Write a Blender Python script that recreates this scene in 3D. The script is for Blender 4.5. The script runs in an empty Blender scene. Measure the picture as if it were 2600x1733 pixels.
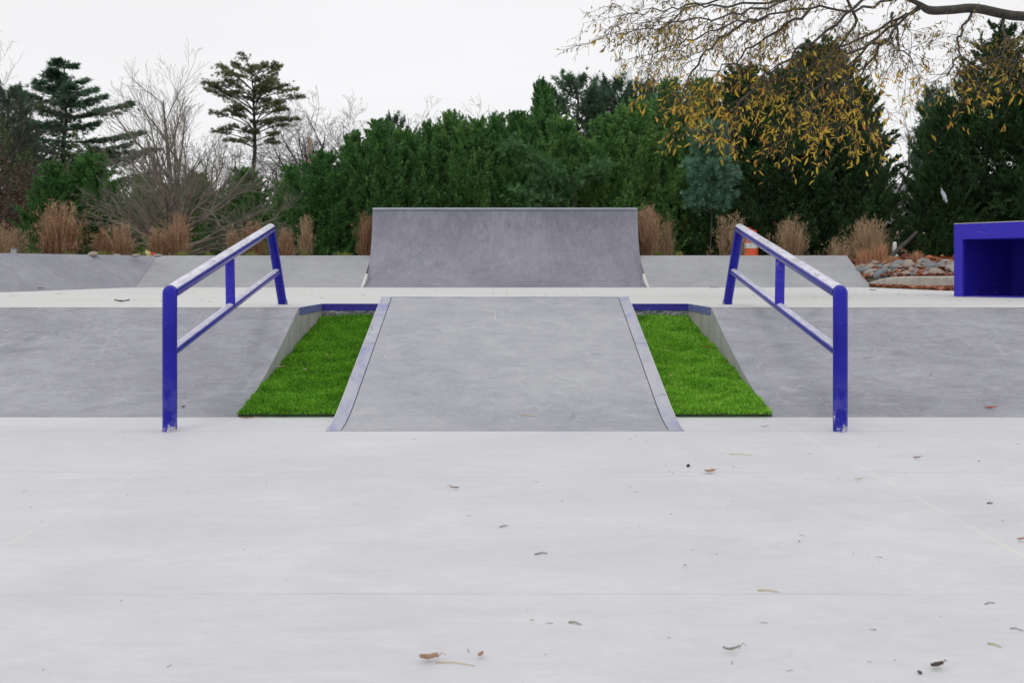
import bpy, math, random
import numpy as np
from mathutils import Vector
C = bpy.context.scene.collection
F_, H_, U0, V0 = 2287.0, 0.83, 1160.0, 627.0     # focal length, eye height, vanishing point of the survey of the place
def wx(u, Y): return (u-U0)*Y/F_
def wz(v, Y): return H_-(v-V0)*Y/F_
R = math.radians
# ------------------------------------------------------------------ object helpers
def empty(name, loc=(0,0,0), rz=0):
    o = bpy.data.objects.new(name, None); C.objects.link(o)
    o.location = loc; o.rotation_euler = (0,0,rz); o.empty_display_size = .1
    return o
def tag(o, label=None, cat=None, group=None, kind=None):
    if label: o['label'] = label
    if cat: o['category'] = cat
    if group: o['group'] = group
    if kind: o['kind'] = kind
    return o
def mesh(name, V, F, m, parent=None, smooth=None, org=None):
    V = np.asarray(V, dtype=np.float64).reshape(-1,3)
    if org is None and parent is not None: org = parent.location
    if org is not None: V = V-np.array(org)
    me = bpy.data.meshes.new(name)
    if isinstance(F, np.ndarray):
        n, k = F.shape
        me.vertices.add(len(V)); me.vertices.foreach_set('co', V.astype(np.float32).ravel())
        me.loops.add(n*k); me.loops.foreach_set('vertex_index', F.astype(np.int32).ravel())
        me.polygons.add(n); me.polygons.foreach_set('loop_start', np.arange(0, n*k, k, dtype=np.int32))
        me.update(calc_edges=True)
    else:
        used = sorted({i for q in F for i in q}); ix = {j: i for i, j in enumerate(used)}
        me.from_pydata([tuple(V[i]) for i in used], [], [tuple(ix[i] for i in q) for q in F]); me.update()
    if smooth is not None:
        me.polygons.foreach_set('use_smooth', [True]*len(me.polygons))
        if smooth > 0: me.set_sharp_from_angle(angle=R(smooth))
    me.materials.append(m)
    o = bpy.data.objects.new(name, me); C.objects.link(o)
    if parent is not None: o.parent = parent
    elif org is not None: o.location = org
    return o
def copy_tree(root, loc, rz, sc, label=None, mats=None):
    c = root.copy(); C.objects.link(c); c.location = loc; c.rotation_euler = (0,0,rz); c.scale = sc
    if label: c['label'] = label
    for ch in root.children:
        d = ch.copy(); C.objects.link(d); d.parent = c
    return c
def join(parts):
    V = []; F = []; n = 0
    for v, f in parts:
        V.append(np.asarray(v, float).reshape(-1,3)); F += [tuple(int(i)+n for i in q) for q in f]; n += len(V[-1])
    return np.vstack(V), F
def box(x0,x1,y0,y1,z0,z1):
    V = [(x0,y0,z0),(x1,y0,z0),(x1,y1,z0),(x0,y1,z0),(x0,y0,z1),(x1,y0,z1),(x1,y1,z1),(x0,y1,z1)]
    return V, [(0,3,2,1),(4,5,6,7),(0,1,5,4),(1,2,6,5),(2,3,7,6),(3,0,4,7)]
def xform(VF, loc=(0,0,0), rz=0):
    v, f = VF; v = np.asarray(v, float); c, s = math.cos(rz), math.sin(rz)
    return np.stack([v[:,0]*c-v[:,1]*s+loc[0], v[:,0]*s+v[:,1]*c+loc[1], v[:,2]+loc[2]], 1), f
def tube(P, r, k=32, dome0=False, dome1=False):
    P = [np.array(p, float) for p in P]; rs = list(r) if hasattr(r,'__len__') else [r]*len(P)
    D = [P[min(i+1,len(P)-1)]-P[max(i-1,0)] for i in range(len(P))]; D = [d/np.linalg.norm(d) for d in D]
    rings = []
    if dome0:
        for a in (85,65,45,25): rings.append((P[0]-D[0]*rs[0]*math.sin(R(a)), D[0], rs[0]*math.cos(R(a))))
    for p, d, q in zip(P, D, rs): rings.append((p, d, q))
    if dome1:
        for a in (25,45,65,85): rings.append((P[-1]+D[-1]*rs[-1]*math.sin(R(a)), D[-1], rs[-1]*math.cos(R(a))))
    V = []; u = None
    for p, d, q in rings:
        if u is None:
            u = np.cross(d, [0,0,1.] if abs(d[2]) < .9 else [1.,0,0])
        u = u-d*np.dot(u,d); u /= np.linalg.norm(u); w = np.cross(d,u)
        for j in range(k):
            a = 2*math.pi*j/k; V.append(p+q*(math.cos(a)*u+math.sin(a)*w))
    n = len(rings); F = []
    for i in range(n-1):
        for j in range(k):
            F.append((i*k+j, i*k+(j+1)%k, (i+1)*k+(j+1)%k, (i+1)*k+j))
    F.append(tuple(range(k-1,-1,-1))); F.append(tuple((n-1)*k+j for j in range(k)))
    return V, F
# ------------------------------------------------------------------ node helpers
class N:
    def __init__(s, name, disp=False):
        s.m = bpy.data.materials.new(name); s.m.use_nodes = True; s.t = s.m.node_tree
        for n in list(s.t.nodes): s.t.nodes.remove(n)
        s.out = s.t.nodes.new('ShaderNodeOutputMaterial')
    def n(s, typ, ins=None, **kw):
        nd = s.t.nodes.new('ShaderNode'+typ)
        for k, v in kw.items(): setattr(nd, k, v)
        for k, v in (ins or {}).items(): s.set(nd.inputs[k], v)
        return nd
    def set(s, sock, v):
        if hasattr(v, 'links') or isinstance(v, bpy.types.NodeSocket): s.t.links.new(v, sock)
        elif isinstance(v, (tuple, list)) and len(v) == 3 and sock.type == 'RGBA': sock.default_value = (*v, 1)
        else: sock.default_value = v
    def co(s, typ='Object', sc=(1,1,1), rot=(0,0,0)):
        if not hasattr(s, 'tc'): s.tc = s.n('TexCoord')
        return s.n('Mapping', {'Vector': s.tc.outputs[typ], 'Scale': sc, 'Rotation': rot}).outputs[0]
    def noise(s, vec, scale, detail=4, rough=.55, dist=0):
        return s.n('TexNoise', {'Vector': vec, 'Scale': scale, 'Detail': detail, 'Roughness': rough, 'Distortion': dist}).outputs[0]
    def math(s, op, a, b=0, c=None):
        i = {0: a, 1: b}
        if c is not None: i[2] = c
        return s.n('Math', i, operation=op).outputs[0]
    def rng(s, v, a, b, c=0, d=1):
        return s.n('MapRange', {0: v, 1: a, 2: b, 3: c, 4: d}).outputs[0]
    def mix(s, f, a, b, mode='MIX'):
        nd = s.t.nodes.new('ShaderNodeMix'); nd.data_type = 'RGBA'; nd.blend_type = mode; nd.clamp_factor = True
        s.set(nd.inputs[0], f); s.set(nd.inputs[6], a); s.set(nd.inputs[7], b); return nd.outputs[2]
    def ramp(s, f, stops, interp='LINEAR'):
        nd = s.n('ValToRGB', {0: f}); r = nd.color_ramp; r.interpolation = interp
        while len(r.elements) < len(stops): r.elements.new(.5)
        for e, (p, c) in zip(r.elements, stops): e.position = p; e.color = (*c, 1)
        return nd.outputs[0]
    def line(s, comp, at, w, wob=None):
        v = s.math('SUBTRACT', comp, at)
        if wob is not None: v = s.math('ADD', v, wob)
        return s.rng(s.math('ABSOLUTE', v), w*.55, w, 1, 0)
    def pbr(s, col, rough=.8, metal=0, bump=None, bs=.2, bd=.01, coat=0, spec=.5):
        p = s.n('BsdfPrincipled', {'Base Color': col, 'Roughness': rough, 'Metallic': metal})
        p.inputs['Coat Weight'].default_value = coat; p.inputs['Coat Roughness'].default_value = .12
        p.inputs['Specular IOR Level'].default_value = spec
        if bump is not None:
            b = s.n('Bump', {'Height': bump, 'Strength': bs, 'Distance': bd}); s.t.links.new(b.outputs[0], p.inputs['Normal'])
        s.t.links.new(p.outputs[0], s.out.inputs[0]); return s.m
def concrete(name, a, b, light, dark, sx=(1,3,3), rough=.75, scuff=.5, joints=False, blot=1.0, flecks=False, stain=None, rings=False):
    s = N(name); o = s.co(); st = s.co(sc=sx)
    n1 = s.noise(o, 1.1, 7, .6, .7); n2 = s.noise(st, 3.2, 8, .62, 1.2); n3 = s.noise(o, 90, 3, .6); n4 = s.noise(s.co(sc=tuple(a*(1 if a < 1.5 else 1.5) for a in sx), rot=(0,0,.12)), 9, 10, .72, 2.0)
    nb = s.noise(st, .55, 3, .5, .3)
    f = s.math('ADD', s.math('MULTIPLY', n1, .22*blot), s.math('ADD', s.math('MULTIPLY', n2, .28*blot), s.math('ADD', s.math('MULTIPLY', n4, .32*blot), s.math('MULTIPLY', n3, .08))))
    f = s.math('ADD', f, s.math('MULTIPLY', nb, .18*blot)); f = s.math('ADD', f, .5*(1-blot)+.0)
    lo, hi = .54-.10, .54+.10
    col = s.mix(s.rng(f, lo, hi), a, b)
    # burnished arcs and wheel scuffs
    for k, (sc, rot, w, am, c) in enumerate(((1.1,.5,.004,.55,light),(2.3,-.7,.005,.5,light),(1.7,1.4,.004,.5,dark),(4.2,.2,.006,.5,light),(6.0,-.3,.006,.45,light),(5.1,1.0,.005,.4,dark),(9.0,.4,.008,.4,light))):
        q = s.noise(s.co(sc=(1,.6,.6), rot=(.3*k,.2*k,rot)), sc, 1.5, .45, 1.3)
        ln = s.rng(s.math('ABSOLUTE', s.math('SUBTRACT', q, .5)), 0, w, 1, 0)
        mk = s.rng(s.noise(s.co(rot=(k,0,k)), 1.9, 4, .6), .50, .68)
        col = s.mix(s.math('MULTIPLY', s.math('MULTIPLY', ln, mk), am*scuff), col, c)
    wisp = s.rng(s.noise(s.co(sc=(1,2.4,2.4), rot=(0,.15,.2)), 3.4, 12, .78, 3.0), .55, .70)
    col = s.mix(s.math('MULTIPLY', wisp, .38*scuff), col, light)
    # small flecks: short strokes, grit
    vv = s.n('TexVoronoi', {'Vector': s.co(sc=(1,3.6,2), rot=(0,0,.25)), 'Scale': 5.5, 'Randomness': 1.0}).outputs[0]
    fl = s.rng(vv, .018, .04, 1, 0); mk = s.rng(s.noise(o, 2.3, 2), .5, .56)
    col = s.mix(s.math('MULTIPLY', s.math('MULTIPLY', fl, mk), .55*(1 if flecks else .6)), col, dark)
    if flecks:
        for (sc, rt, th) in ((7, .8, .02), (6, -.5, .017), (9, 1.7, .018)):
            vv = s.n('TexVoronoi', {'Vector': s.co(sc=(.35,2.6,1), rot=(0,0,rt)), 'Scale': sc, 'Randomness': 1.0}).outputs[0]
            fl = s.rng(vv, th*.5, th*2.4, 1, 0); mk = s.rng(s.noise(s.co(rot=(0,0,rt)), 1.7, 3), .56, .64)
            col = s.mix(s.math('MULTIPLY', s.math('MULTIPLY', fl, mk), .35), col, dark)
        ws = s.rng(s.noise(s.co(sc=(.5,1.2,1)), 1.3, 5, .6, .5), .5, .75)
        col = s.mix(s.math('MULTIPLY', ws, .35), col, (.44,.43,.50))
    if rings:
        xy = s.n('SeparateXYZ', {0: s.tc.outputs['Object']}); cx = s.rng(s.math('ABSOLUTE', xy.outputs[0]), 0, 1.6, 1, 0); cz = s.rng(xy.outputs[2], .5, 1.3, 0, 1); ds = s.rng(s.noise(s.co(sc=(2.2,1,.7), rot=(0,.3,0)), 4.5, 9, .75, 1.5), .50, .66)
        col = s.mix(s.math('MULTIPLY', s.math('MULTIPLY', cx, cz), s.math('MULTIPLY', ds, .65)), col, dark)
    if stain:
        sn = s.rng(s.noise(s.co(sc=(3,3,.8)), 4, 6, .65), .48, .66); col = s.mix(s.math('MULTIPLY', sn, .5), col, stain)
    hgt = s.math('ADD', s.math('MULTIPLY', n3, .5), s.math('MULTIPLY', n2, .5))
    if joints:
        xyz = s.n('SeparateXYZ', {0: s.tc.outputs['Object']}); X, Y = xyz.outputs[0], xyz.outputs[1]
        wob = s.math('MULTIPLY', s.math('SUBTRACT', s.noise(o, 1.7, 3), .5), .012)
        fade = s.rng(s.noise(s.co(sc=(1,2,1)), 1.4, 4, .6), .40, .56, .22, 1)
        for comp, at, w, c, am in joints:
            ln = s.line(X if comp == 'x' else Y, at, w, wob)
            col = s.mix(s.math('MULTIPLY', s.math('MULTIPLY', ln, fade), am), col, c)
            hgt = s.math('SUBTRACT', hgt, s.math('MULTIPLY', ln, .8))
    rr = s.rng(f, lo, hi, rough-.1, rough+.08)
    return s.pbr(col, rr, bump=hgt, bs=.18, bd=.004, spec=.35)
def leafmat(name, stops, trans=.3, nscale=3.0, rough=.6, amt=.5, spec=.25):
    s = N(name); g = s.n('NewGeometry').outputs['Random Per Island']; oi = s.n('ObjectInfo').outputs['Random']
    nz = s.noise(s.co(), nscale, 3, .6)
    f = s.math('ADD', s.math('MULTIPLY', g, amt), s.math('MULTIPLY', s.rng(nz, .3, .7), 1-amt))
    f = s.math('ADD', f, s.math('MULTIPLY', s.math('SUBTRACT', oi, .5), .22))
    col = s.ramp(f, stops)
    p = s.n('BsdfPrincipled', {'Base Color': col, 'Roughness': rough}); p.inputs['Specular IOR Level'].default_value = spec
    t = s.n('BsdfTranslucent', {'Color': col}); mx = s.n('MixShader', {0: trans, 1: p.outputs[0], 2: t.outputs[0]})
    s.t.links.new(mx.outputs[0], s.out.inputs[0]); return s.m
def paint(name, kind):
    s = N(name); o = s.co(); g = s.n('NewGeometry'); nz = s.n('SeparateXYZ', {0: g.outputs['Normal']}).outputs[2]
    blue = s.mix(s.rng(s.noise(o, 3, 4), .35, .65), (.008,.007,.25), (.017,.014,.36))
    scr = s.rng(s.noise(s.co(sc=(1,1,.25)), 38, 5, .7, .4), .66, .72); sp = s.math('MULTIPLY', s.rng(s.noise(o, 62, 3, .6), .71, .74), s.rng(s.noise(o, 6, 2), .5, .58))
    msk = s.rng(s.noise(o, 4.5, 3), .47, .6)
    col = s.mix(s.math('MULTIPLY', s.math('MULTIPLY', scr, msk), .55), blue, (.30,.32,.62))
    col = s.mix(s.math('MULTIPLY', sp, .7), col, (.55,.54,.60))
    rough = .30; met = 0
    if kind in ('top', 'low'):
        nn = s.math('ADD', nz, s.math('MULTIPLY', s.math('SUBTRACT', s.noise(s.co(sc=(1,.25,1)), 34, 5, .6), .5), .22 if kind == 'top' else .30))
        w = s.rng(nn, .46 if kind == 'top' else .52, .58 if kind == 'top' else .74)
        bare = s.mix(s.rng(s.noise(s.co(sc=(1,.12,1)), 40, 4, .6), .4, .6), (.60,.59,.70), (.80,.79,.86))  # grind-worn steel plus painted sky reflection; on the lower rail mainly reflection
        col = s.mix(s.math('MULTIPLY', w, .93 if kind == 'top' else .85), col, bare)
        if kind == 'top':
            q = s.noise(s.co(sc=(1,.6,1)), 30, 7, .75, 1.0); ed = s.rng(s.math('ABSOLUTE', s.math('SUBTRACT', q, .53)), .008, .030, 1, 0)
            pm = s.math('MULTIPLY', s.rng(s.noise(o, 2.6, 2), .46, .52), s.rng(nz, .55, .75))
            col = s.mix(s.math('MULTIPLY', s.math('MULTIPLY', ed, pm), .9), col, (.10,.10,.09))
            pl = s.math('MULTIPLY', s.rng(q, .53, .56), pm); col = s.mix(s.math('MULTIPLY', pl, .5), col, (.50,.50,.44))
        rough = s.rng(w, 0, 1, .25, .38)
    if kind == 'post':
        z = s.n('SeparateXYZ', {0: s.tc.outputs['Object']}).outputs[2]
        ch = s.math('ADD', s.noise(o, 20, 5, .7), s.rng(z, .0, .16, .20, 0)); w = s.rng(ch, .685, .715)
        col = s.mix(w, col, s.mix(s.rng(s.noise(o, 90, 2), .4, .6), (.38,.37,.35), (.60,.58,.54)))
        hz = s.math('MULTIPLY', s.rng(z, .1, .32, 1, 0), s.rng(s.noise(o, 14, 5), .4, .65)); col = s.mix(s.math('MULTIPLY', hz, .35), col, (.22,.22,.50))
        rough = s.rng(w, 0, 1, .28, .8)
    if kind == 'box':
        ln = s.noise(s.co(sc=(.6,.6,3)), 2.0, 2, .5, 1.6); l = s.rng(s.math('ABSOLUTE', s.math('SUBTRACT', ln, .5)), .001, .007, 1, 0)
        m2 = s.rng(s.noise(o, 2.5, 3), .5, .6); col = s.mix(s.math('MULTIPLY', s.math('MULTIPLY', l, m2), .5), s.mix(.6, col, (.055,.042,.56)), (.45,.46,.78))
        rough = .45
    return s.pbr(col, rough, bump=s.noise(o, 60, 3), bs=.05, bd=.002, coat=.04 if kind != 'box' else 0, spec=.22 if kind in ('post','box') else .4)
def simple(name, a, b, scale=8, rough=.8, bump=.3, metal=0, sc=(1,1,1), bd=.01):
    s = N(name); v = s.co(sc=sc); n = s.noise(v, scale, 6, .6, .3)
    return s.pbr(s.mix(s.rng(n, .35, .65), a, b), rough, metal, bump=n, bs=bump, bd=bd)
M = {}
LX = 1.525
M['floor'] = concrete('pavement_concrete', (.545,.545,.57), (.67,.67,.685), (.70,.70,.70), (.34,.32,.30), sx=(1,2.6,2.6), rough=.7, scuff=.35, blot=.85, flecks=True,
    joints=[('x',-LX,.008,(.68,.68,.60),.55),('x',LX,.009,(.68,.68,.60),.65),('y',5.23,.006,(.36,.35,.33),.7),('y',4.16,.006,(.42,.41,.38),.6),('y',2.58,.006,(.42,.41,.38),.5)])
M['plat'] = concrete('platform_concrete', (.55,.55,.54), (.66,.66,.645), (.70,.70,.68), (.33,.31,.28), sx=(1,3,3), scuff=.3, blot=.8,
    joints=[('y',9.6,.012,(.38,.37,.33),.55),('y',12.6,.015,(.40,.39,.35),.5),('y',15.4,.02,(.42,.41,.37),.4),('x',.02,.014,(.42,.41,.36),.5)])
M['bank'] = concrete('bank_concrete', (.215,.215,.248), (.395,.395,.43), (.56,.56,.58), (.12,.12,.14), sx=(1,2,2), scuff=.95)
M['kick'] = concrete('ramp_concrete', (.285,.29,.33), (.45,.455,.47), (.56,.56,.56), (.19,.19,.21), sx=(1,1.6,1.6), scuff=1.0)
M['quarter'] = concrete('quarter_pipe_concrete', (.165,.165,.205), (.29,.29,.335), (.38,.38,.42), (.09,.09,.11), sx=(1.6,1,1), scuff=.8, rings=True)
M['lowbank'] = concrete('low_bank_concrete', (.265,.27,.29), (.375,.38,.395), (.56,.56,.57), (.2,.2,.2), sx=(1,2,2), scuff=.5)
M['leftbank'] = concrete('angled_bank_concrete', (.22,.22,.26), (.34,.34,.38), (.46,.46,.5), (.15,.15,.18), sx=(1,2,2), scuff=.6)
M['wall'] = concrete('cast_wall_concrete', (.34,.335,.31), (.50,.49,.46), (.55,.55,.52), (.12,.11,.10), sx=(3,3,1), scuff=.2, stain=(.22,.20,.18))
M['side'] = concrete('bank_side_concrete', (.33,.34,.35), (.48,.48,.47), (.55,.55,.54), (.2,.2,.2), sx=(3,3,1), scuff=.3, stain=(.25,.23,.22))
s = N('broken_concrete'); v = s.co(sc=(1,1,3)); n = s.noise(v, 14, 8, .7, 1.2)
M['rough'] = s.pbr(s.mix(s.rng(n, .35, .65), (.24,.25,.26), (.50,.51,.52)), .9, bump=n, bs=1.0, bd=.05)
M['grout'] = simple('pale_grout', (.55,.56,.52), (.66,.66,.62), 20)
s = N('faded_blue_steel'); o = s.co(); n = s.noise(s.co(sc=(1.5,.5,1)), 3.2, 7, .65, .8); f2 = s.noise(s.co(sc=(1,.6,1), rot=(0,0,.6)), 9, 2, .5, 1.5)
c = s.ramp(n, ((.38,(.44,.44,.49)),(.52,(.38,.385,.47)),(.64,(.25,.26,.47)),(.78,(.15,.15,.38))))
c = s.mix(s.math('MULTIPLY', s.rng(s.math('ABSOLUTE', s.math('SUBTRACT', f2, .5)), 0, .016, 1, 0), .75), c, (.20,.20,.32))
M['faded'] = s.pbr(c, .45, bump=f2, bs=.05, bd=.002)
s = N('blue_edge_paint'); n = s.noise(s.co(sc=(2,2,6)), 5, 6, .65)
M['trim'] = s.pbr(s.mix(s.rng(n, .55, .7), (.018,.014,.27), (.06,.06,.36)), .4)
s = N('scuffed_edge_paint'); n = s.noise(s.co(sc=(2,2,6)), 7, 7, .7)
M['trimworn'] = s.pbr(s.mix(s.rng(n, .38, .62), (.045,.06,.33), (.20,.24,.42)), .45)
M['gap'] = simple('dark_gap', (.03,.03,.035), (.06,.06,.07), 20)
s = N('worn_steel'); n = s.noise(s.co(sc=(.2,1,1)), 16, 6, .6)
M['steel'] = s.pbr(s.mix(n, (.17,.18,.22), (.32,.34,.40)), .36, .5)
M['edge'] = simple('pale_chipped_edge', (.50,.50,.46), (.72,.72,.68), 25)
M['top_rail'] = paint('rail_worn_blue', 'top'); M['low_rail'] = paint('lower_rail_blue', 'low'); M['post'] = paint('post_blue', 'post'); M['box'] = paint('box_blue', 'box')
M['ground'] = simple('ground_soil_grass', (.06,.055,.03), (.13,.11,.06), 1.3, .95, .6, bd=.05)
M['turf'] = leafmat('turf_blades', ((0,(.035,.12,.008)),(.4,(.14,.40,.022)),(.75,(.28,.62,.045)),(1,(.52,.78,.15))), .35, 5, .5, .75)
M['backing'] = simple('turf_backing', (.012,.03,.010), (.025,.07,.015), 30)
M['cypress'] = leafmat('cypress_sprays', ((0,(.030,.090,.036)),(.35,(.080,.205,.066)),(.7,(.18,.36,.10)),(1,(.34,.48,.16))), .36, 2.2)
M['cypressdark'] = leafmat('dark_cypress_sprays', ((0,(.012,.036,.018)),(.5,(.050,.115,.044)),(1,(.15,.27,.085))), .26, 2.0)
M['pine'] = leafmat('pine_needles', ((0,(.05,.105,.07)),(.5,(.10,.19,.115)),(1,(.18,.27,.14))), .45, 1.0)
M['olivepine'] = leafmat('olive_pine_needles', ((0,(.08,.10,.05)),(.5,(.16,.19,.09)),(1,(.25,.28,.14))), .45, 1.0)
M['bluepine'] = leafmat('blue_pine_needles', ((0,(.07,.16,.11)),(.5,(.13,.27,.18)),(1,(.22,.38,.26))), .2, 2.5)
M['lightpine'] = leafmat('pale_pine_needles', ((0,(.05,.13,.055)),(.5,(.11,.23,.09)),(1,(.20,.33,.14))), .2, 2.0)
M['brownleaf'] = leafmat('brown_dead_leaves', ((0,(.05,.035,.025)),(.5,(.12,.075,.055)),(1,(.20,.13,.10))), .2, 2)
M['olive'] = leafmat('olive_foliage', ((0,(.03,.05,.02)),(.5,(.07,.11,.035)),(1,(.15,.17,.06))), .2, 1.0)
M['oak'] = leafmat('oak_autumn_leaves', ((0,(.13,.085,.02)),(.25,(.30,.19,.03)),(.5,(.50,.36,.04)),(.72,(.70,.52,.07)),(.88,(.60,.28,.05)),(1,(.44,.13,.035))), .4, 1.1, .5, .6)
M['oakdim'] = leafmat('oak_olive_leaves', ((0,(.10,.075,.03)),(.4,(.20,.14,.035)),(.7,(.36,.26,.06)),(1,(.38,.18,.06))), .4, 1.5, .5, .6)
M['oakbark'] = simple('oak_bark', (.035,.032,.028), (.085,.075,.06), 14, .9, .8, sc=(1,1,.4), bd=.02)
M['bark'] = simple('dark_bark', (.035,.030,.026), (.08,.068,.058), 9, .9, .5)
M['palebark'] = simple('pale_grey_bark', (.15,.135,.11), (.30,.27,.22), 7, .85, .4)
M['twig'] = simple('grey_twigs', (.12,.105,.09), (.22,.20,.17), 3, .9, .1)
M['tan'] = leafmat('dry_grass_blades', ((0,(.14,.065,.035)),(.4,(.33,.18,.10)),(.75,(.50,.32,.20)),(1,(.72,.57,.40))), .25, 3, .7, .8)
M['tanpale'] = leafmat('dry_straw_blades', ((0,(.18,.12,.07)),(.5,(.40,.27,.16)),(1,(.66,.52,.35))), .25, 3, .7, .8)
M['stub'] = leafmat('cut_straw_stubs', ((0,(.30,.13,.07)),(.5,(.50,.26,.15)),(1,(.62,.40,.24))), .2, 3, .7, .8)
M['sedge'] = leafmat('green_sedge_blades', ((0,(.12,.14,.03)),(.5,(.26,.30,.07)),(1,(.46,.44,.16))), .3, 3, .6, .8)
M['litter'] = leafmat('russet_leaf_litter', ((0,(.14,.045,.022)),(.5,(.34,.11,.05)),(.85,(.46,.20,.10)),(1,(.5,.34,.2))), .1, 2, .7, .8)
M['mulch'] = simple('mulch', (.09,.04,.025), (.30,.10,.05), 12, .95, .8)
M['kerb'] = concrete('kerb_concrete', (.42,.41,.37), (.56,.55,.50), (.6,.6,.56), (.2,.19,.17), sx=(2,2,2), scuff=.2, stain=(.30,.28,.24))
for i, (a, b) in enumerate((((.13,.14,.14),(.25,.26,.26)), ((.22,.21,.19),(.36,.34,.31)), ((.11,.14,.15),(.22,.25,.26)), ((.25,.20,.16),(.38,.32,.26)))):
    M['rock%d' % i] = simple('river_rock', a, b, 9, .8, .4)
def lm(n, a, b): M[n] = simple(n, a, b, 60, .7, .4, bd=.003)
lm('leaf_brown', (.11,.05,.03), (.26,.13,.08)); lm('leaf_red', (.30,.05,.025), (.45,.12,.05)); lm('leaf_pale', (.42,.32,.22), (.62,.52,.40)); lm('leaf_tan', (.33,.19,.12), (.52,.36,.26))
lm('leaf_grey', (.24,.22,.19), (.42,.39,.34)); lm('leaf_green', (.30,.33,.16), (.44,.46,.26)); lm('leaf_dark', (.05,.03,.025), (.12,.07,.05)); lm('twig_grey', (.22,.20,.18), (.36,.33,.30)); lm('straw', (.45,.35,.20), (.58,.48,.30))
M['orange'] = simple('orange_plastic', (.72,.085,.02), (.78,.11,.03), 6, .45, .05); M['whiteband'] = simple('reflective_white', (.62,.62,.60), (.75,.75,.73), 20, .4, .05)
M['rubber'] = simple('black_rubber', (.02,.02,.02), (.04,.04,.04), 20, .8)
M['brick'] = simple('red_brick', (.24,.05,.035), (.38,.09,.06), 12, .9); M['render'] = simple('pale_siding', (.62,.62,.62), (.74,.74,.73), 4, .8); M['roof'] = simple('grey_shingles', (.10,.10,.11), (.17,.17,.18), 10); M['glass'] = simple('window_glass', (.03,.04,.05), (.05,.06,.07), 2, .1, 0)
M['galv'] = simple('galvanised', (.35,.36,.37), (.48,.49,.50), 30, .5, .1, .6); M['woodpole'] = simple('weathered_wood_pole', (.36,.27,.19), (.50,.39,.29), 8, .9, .4, sc=(3,3,.3)); M['black'] = simple('black_edging', (.012,.012,.014), (.03,.03,.034), 10, .7)
M['bagwhite'] = simple('white_plastic', (.40,.45,.55), (.60,.64,.70), 6, .4, .3); M['bagred'] = simple('red_wrapper', (.55,.04,.03), (.65,.08,.05), 12, .35, .3); M['bagyellow'] = simple('yellow_wrapper', (.70,.60,.12), (.78,.72,.40), 10, .35, .3)
# ------------------------------------------------------------------ setting
def kerb_y(x):
    return float(np.interp(x, [6.5,6.72,6.9,7.39,8.0,8.6,10,12,16,30], [19.55,18.25,17.5,16.55,15.75,15.2,14.3,13.6,12.8,11]))
def yb(x):
    if x < -6.82: return max(19.6+(x+6.82)*1.54, -20)
    if x < 6.5: return 19.6
    return kerb_y(x)+.12
def gh(x, off):
    a = 1.08
    b = .725+.09*min(max(off,0),4.2)
    t = min(max((x-6.3)/.32,0),1); h = a*(1-t)+b*t
    if off > 26: h += (.45-h)*min((off-26)/20,1)
    return h
def ground_z(x, y): return gh(x, y-yb(x))
xs = [-600,-200,-80,-40,-25]+list(np.arange(-20,6.4,.7))+[6.3,6.42,6.5,6.58,6.66,6.72,6.8,6.9,7.1,7.39,7.7,8,8.3,8.6,9,9.5,10,11,12,14,16,20,30,60,200,600]
offs = [None,-.06,0,.2,.5,1,1.6,2.2,3,4,5.5,8,12,20,26,34,46,80,200,900]
rs_ = np.random.RandomState(3); V = []; F = []
for x in xs:
    for o_ in offs:
        if o_ is None: V.append((x,-120,-.08)); continue
        if o_ == -.06: V.append((x, yb(x)-.06, -.08)); continue
        V.append((x, yb(x)+o_, gh(x,o_)+(rs_.rand()-.5)*(.05 if o_ > .4 else 0)))
n = len(offs)
for i in range(len(xs)-1):
    for j in range(n-1): F.append((i*n+j,(i+1)*n+j,(i+1)*n+j+1,i*n+j+1))
tag(mesh('ground', V, F, M['ground'], smooth=0), kind='structure')
V = []; F = []
gx = np.linspace(-18,18,37); gy = np.linspace(-12,5.9,18)
for x in gx:
    for y in gy: V.append((x,y,0))
for i in range(36):
    for j in range(17): F.append((i*18+j,(i+1)*18+j,(i+1)*18+j+1,i*18+j+1))
tag(mesh('pavement', V, F, M['floor']), kind='structure')
PZ = .57
def pz(x, y):
    t = min(max((y-12)/3,0),1); t = t*t*(3-2*t); return PZ-.061*min(max(0,-6.74-x),3.4)*t
V = []; F = []
def cols(x0, x1, yf, n):
    global V, F
    for i in range(n):
        a, b = x0+(x1-x0)*i/n, x0+(x1-x0)*(i+1)/n
        for x in (a, b):
            ye = min(18.7, kerb_y(x)+.1) if x > 6.5 else (18.7 if x > -7 else 18.7+(x+7)*1.45)
            for j in range(15): y = yf+(ye-yf)*j/14; V.append((x,y,pz(x,y)))
        m = len(V)-30
        for j in range(14): F.append((m+j,m+15+j,m+16+j,m+1+j))
cols(-12,-1.543,7.44,30); cols(-1.543,-.94,8.39,1); cols(-.94,.94,7.59,2); cols(.94,1.543,8.39,1); cols(1.543,18,7.44,40)
tag(mesh('upper_pavement', V, F, M['plat']), kind='structure')
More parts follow.
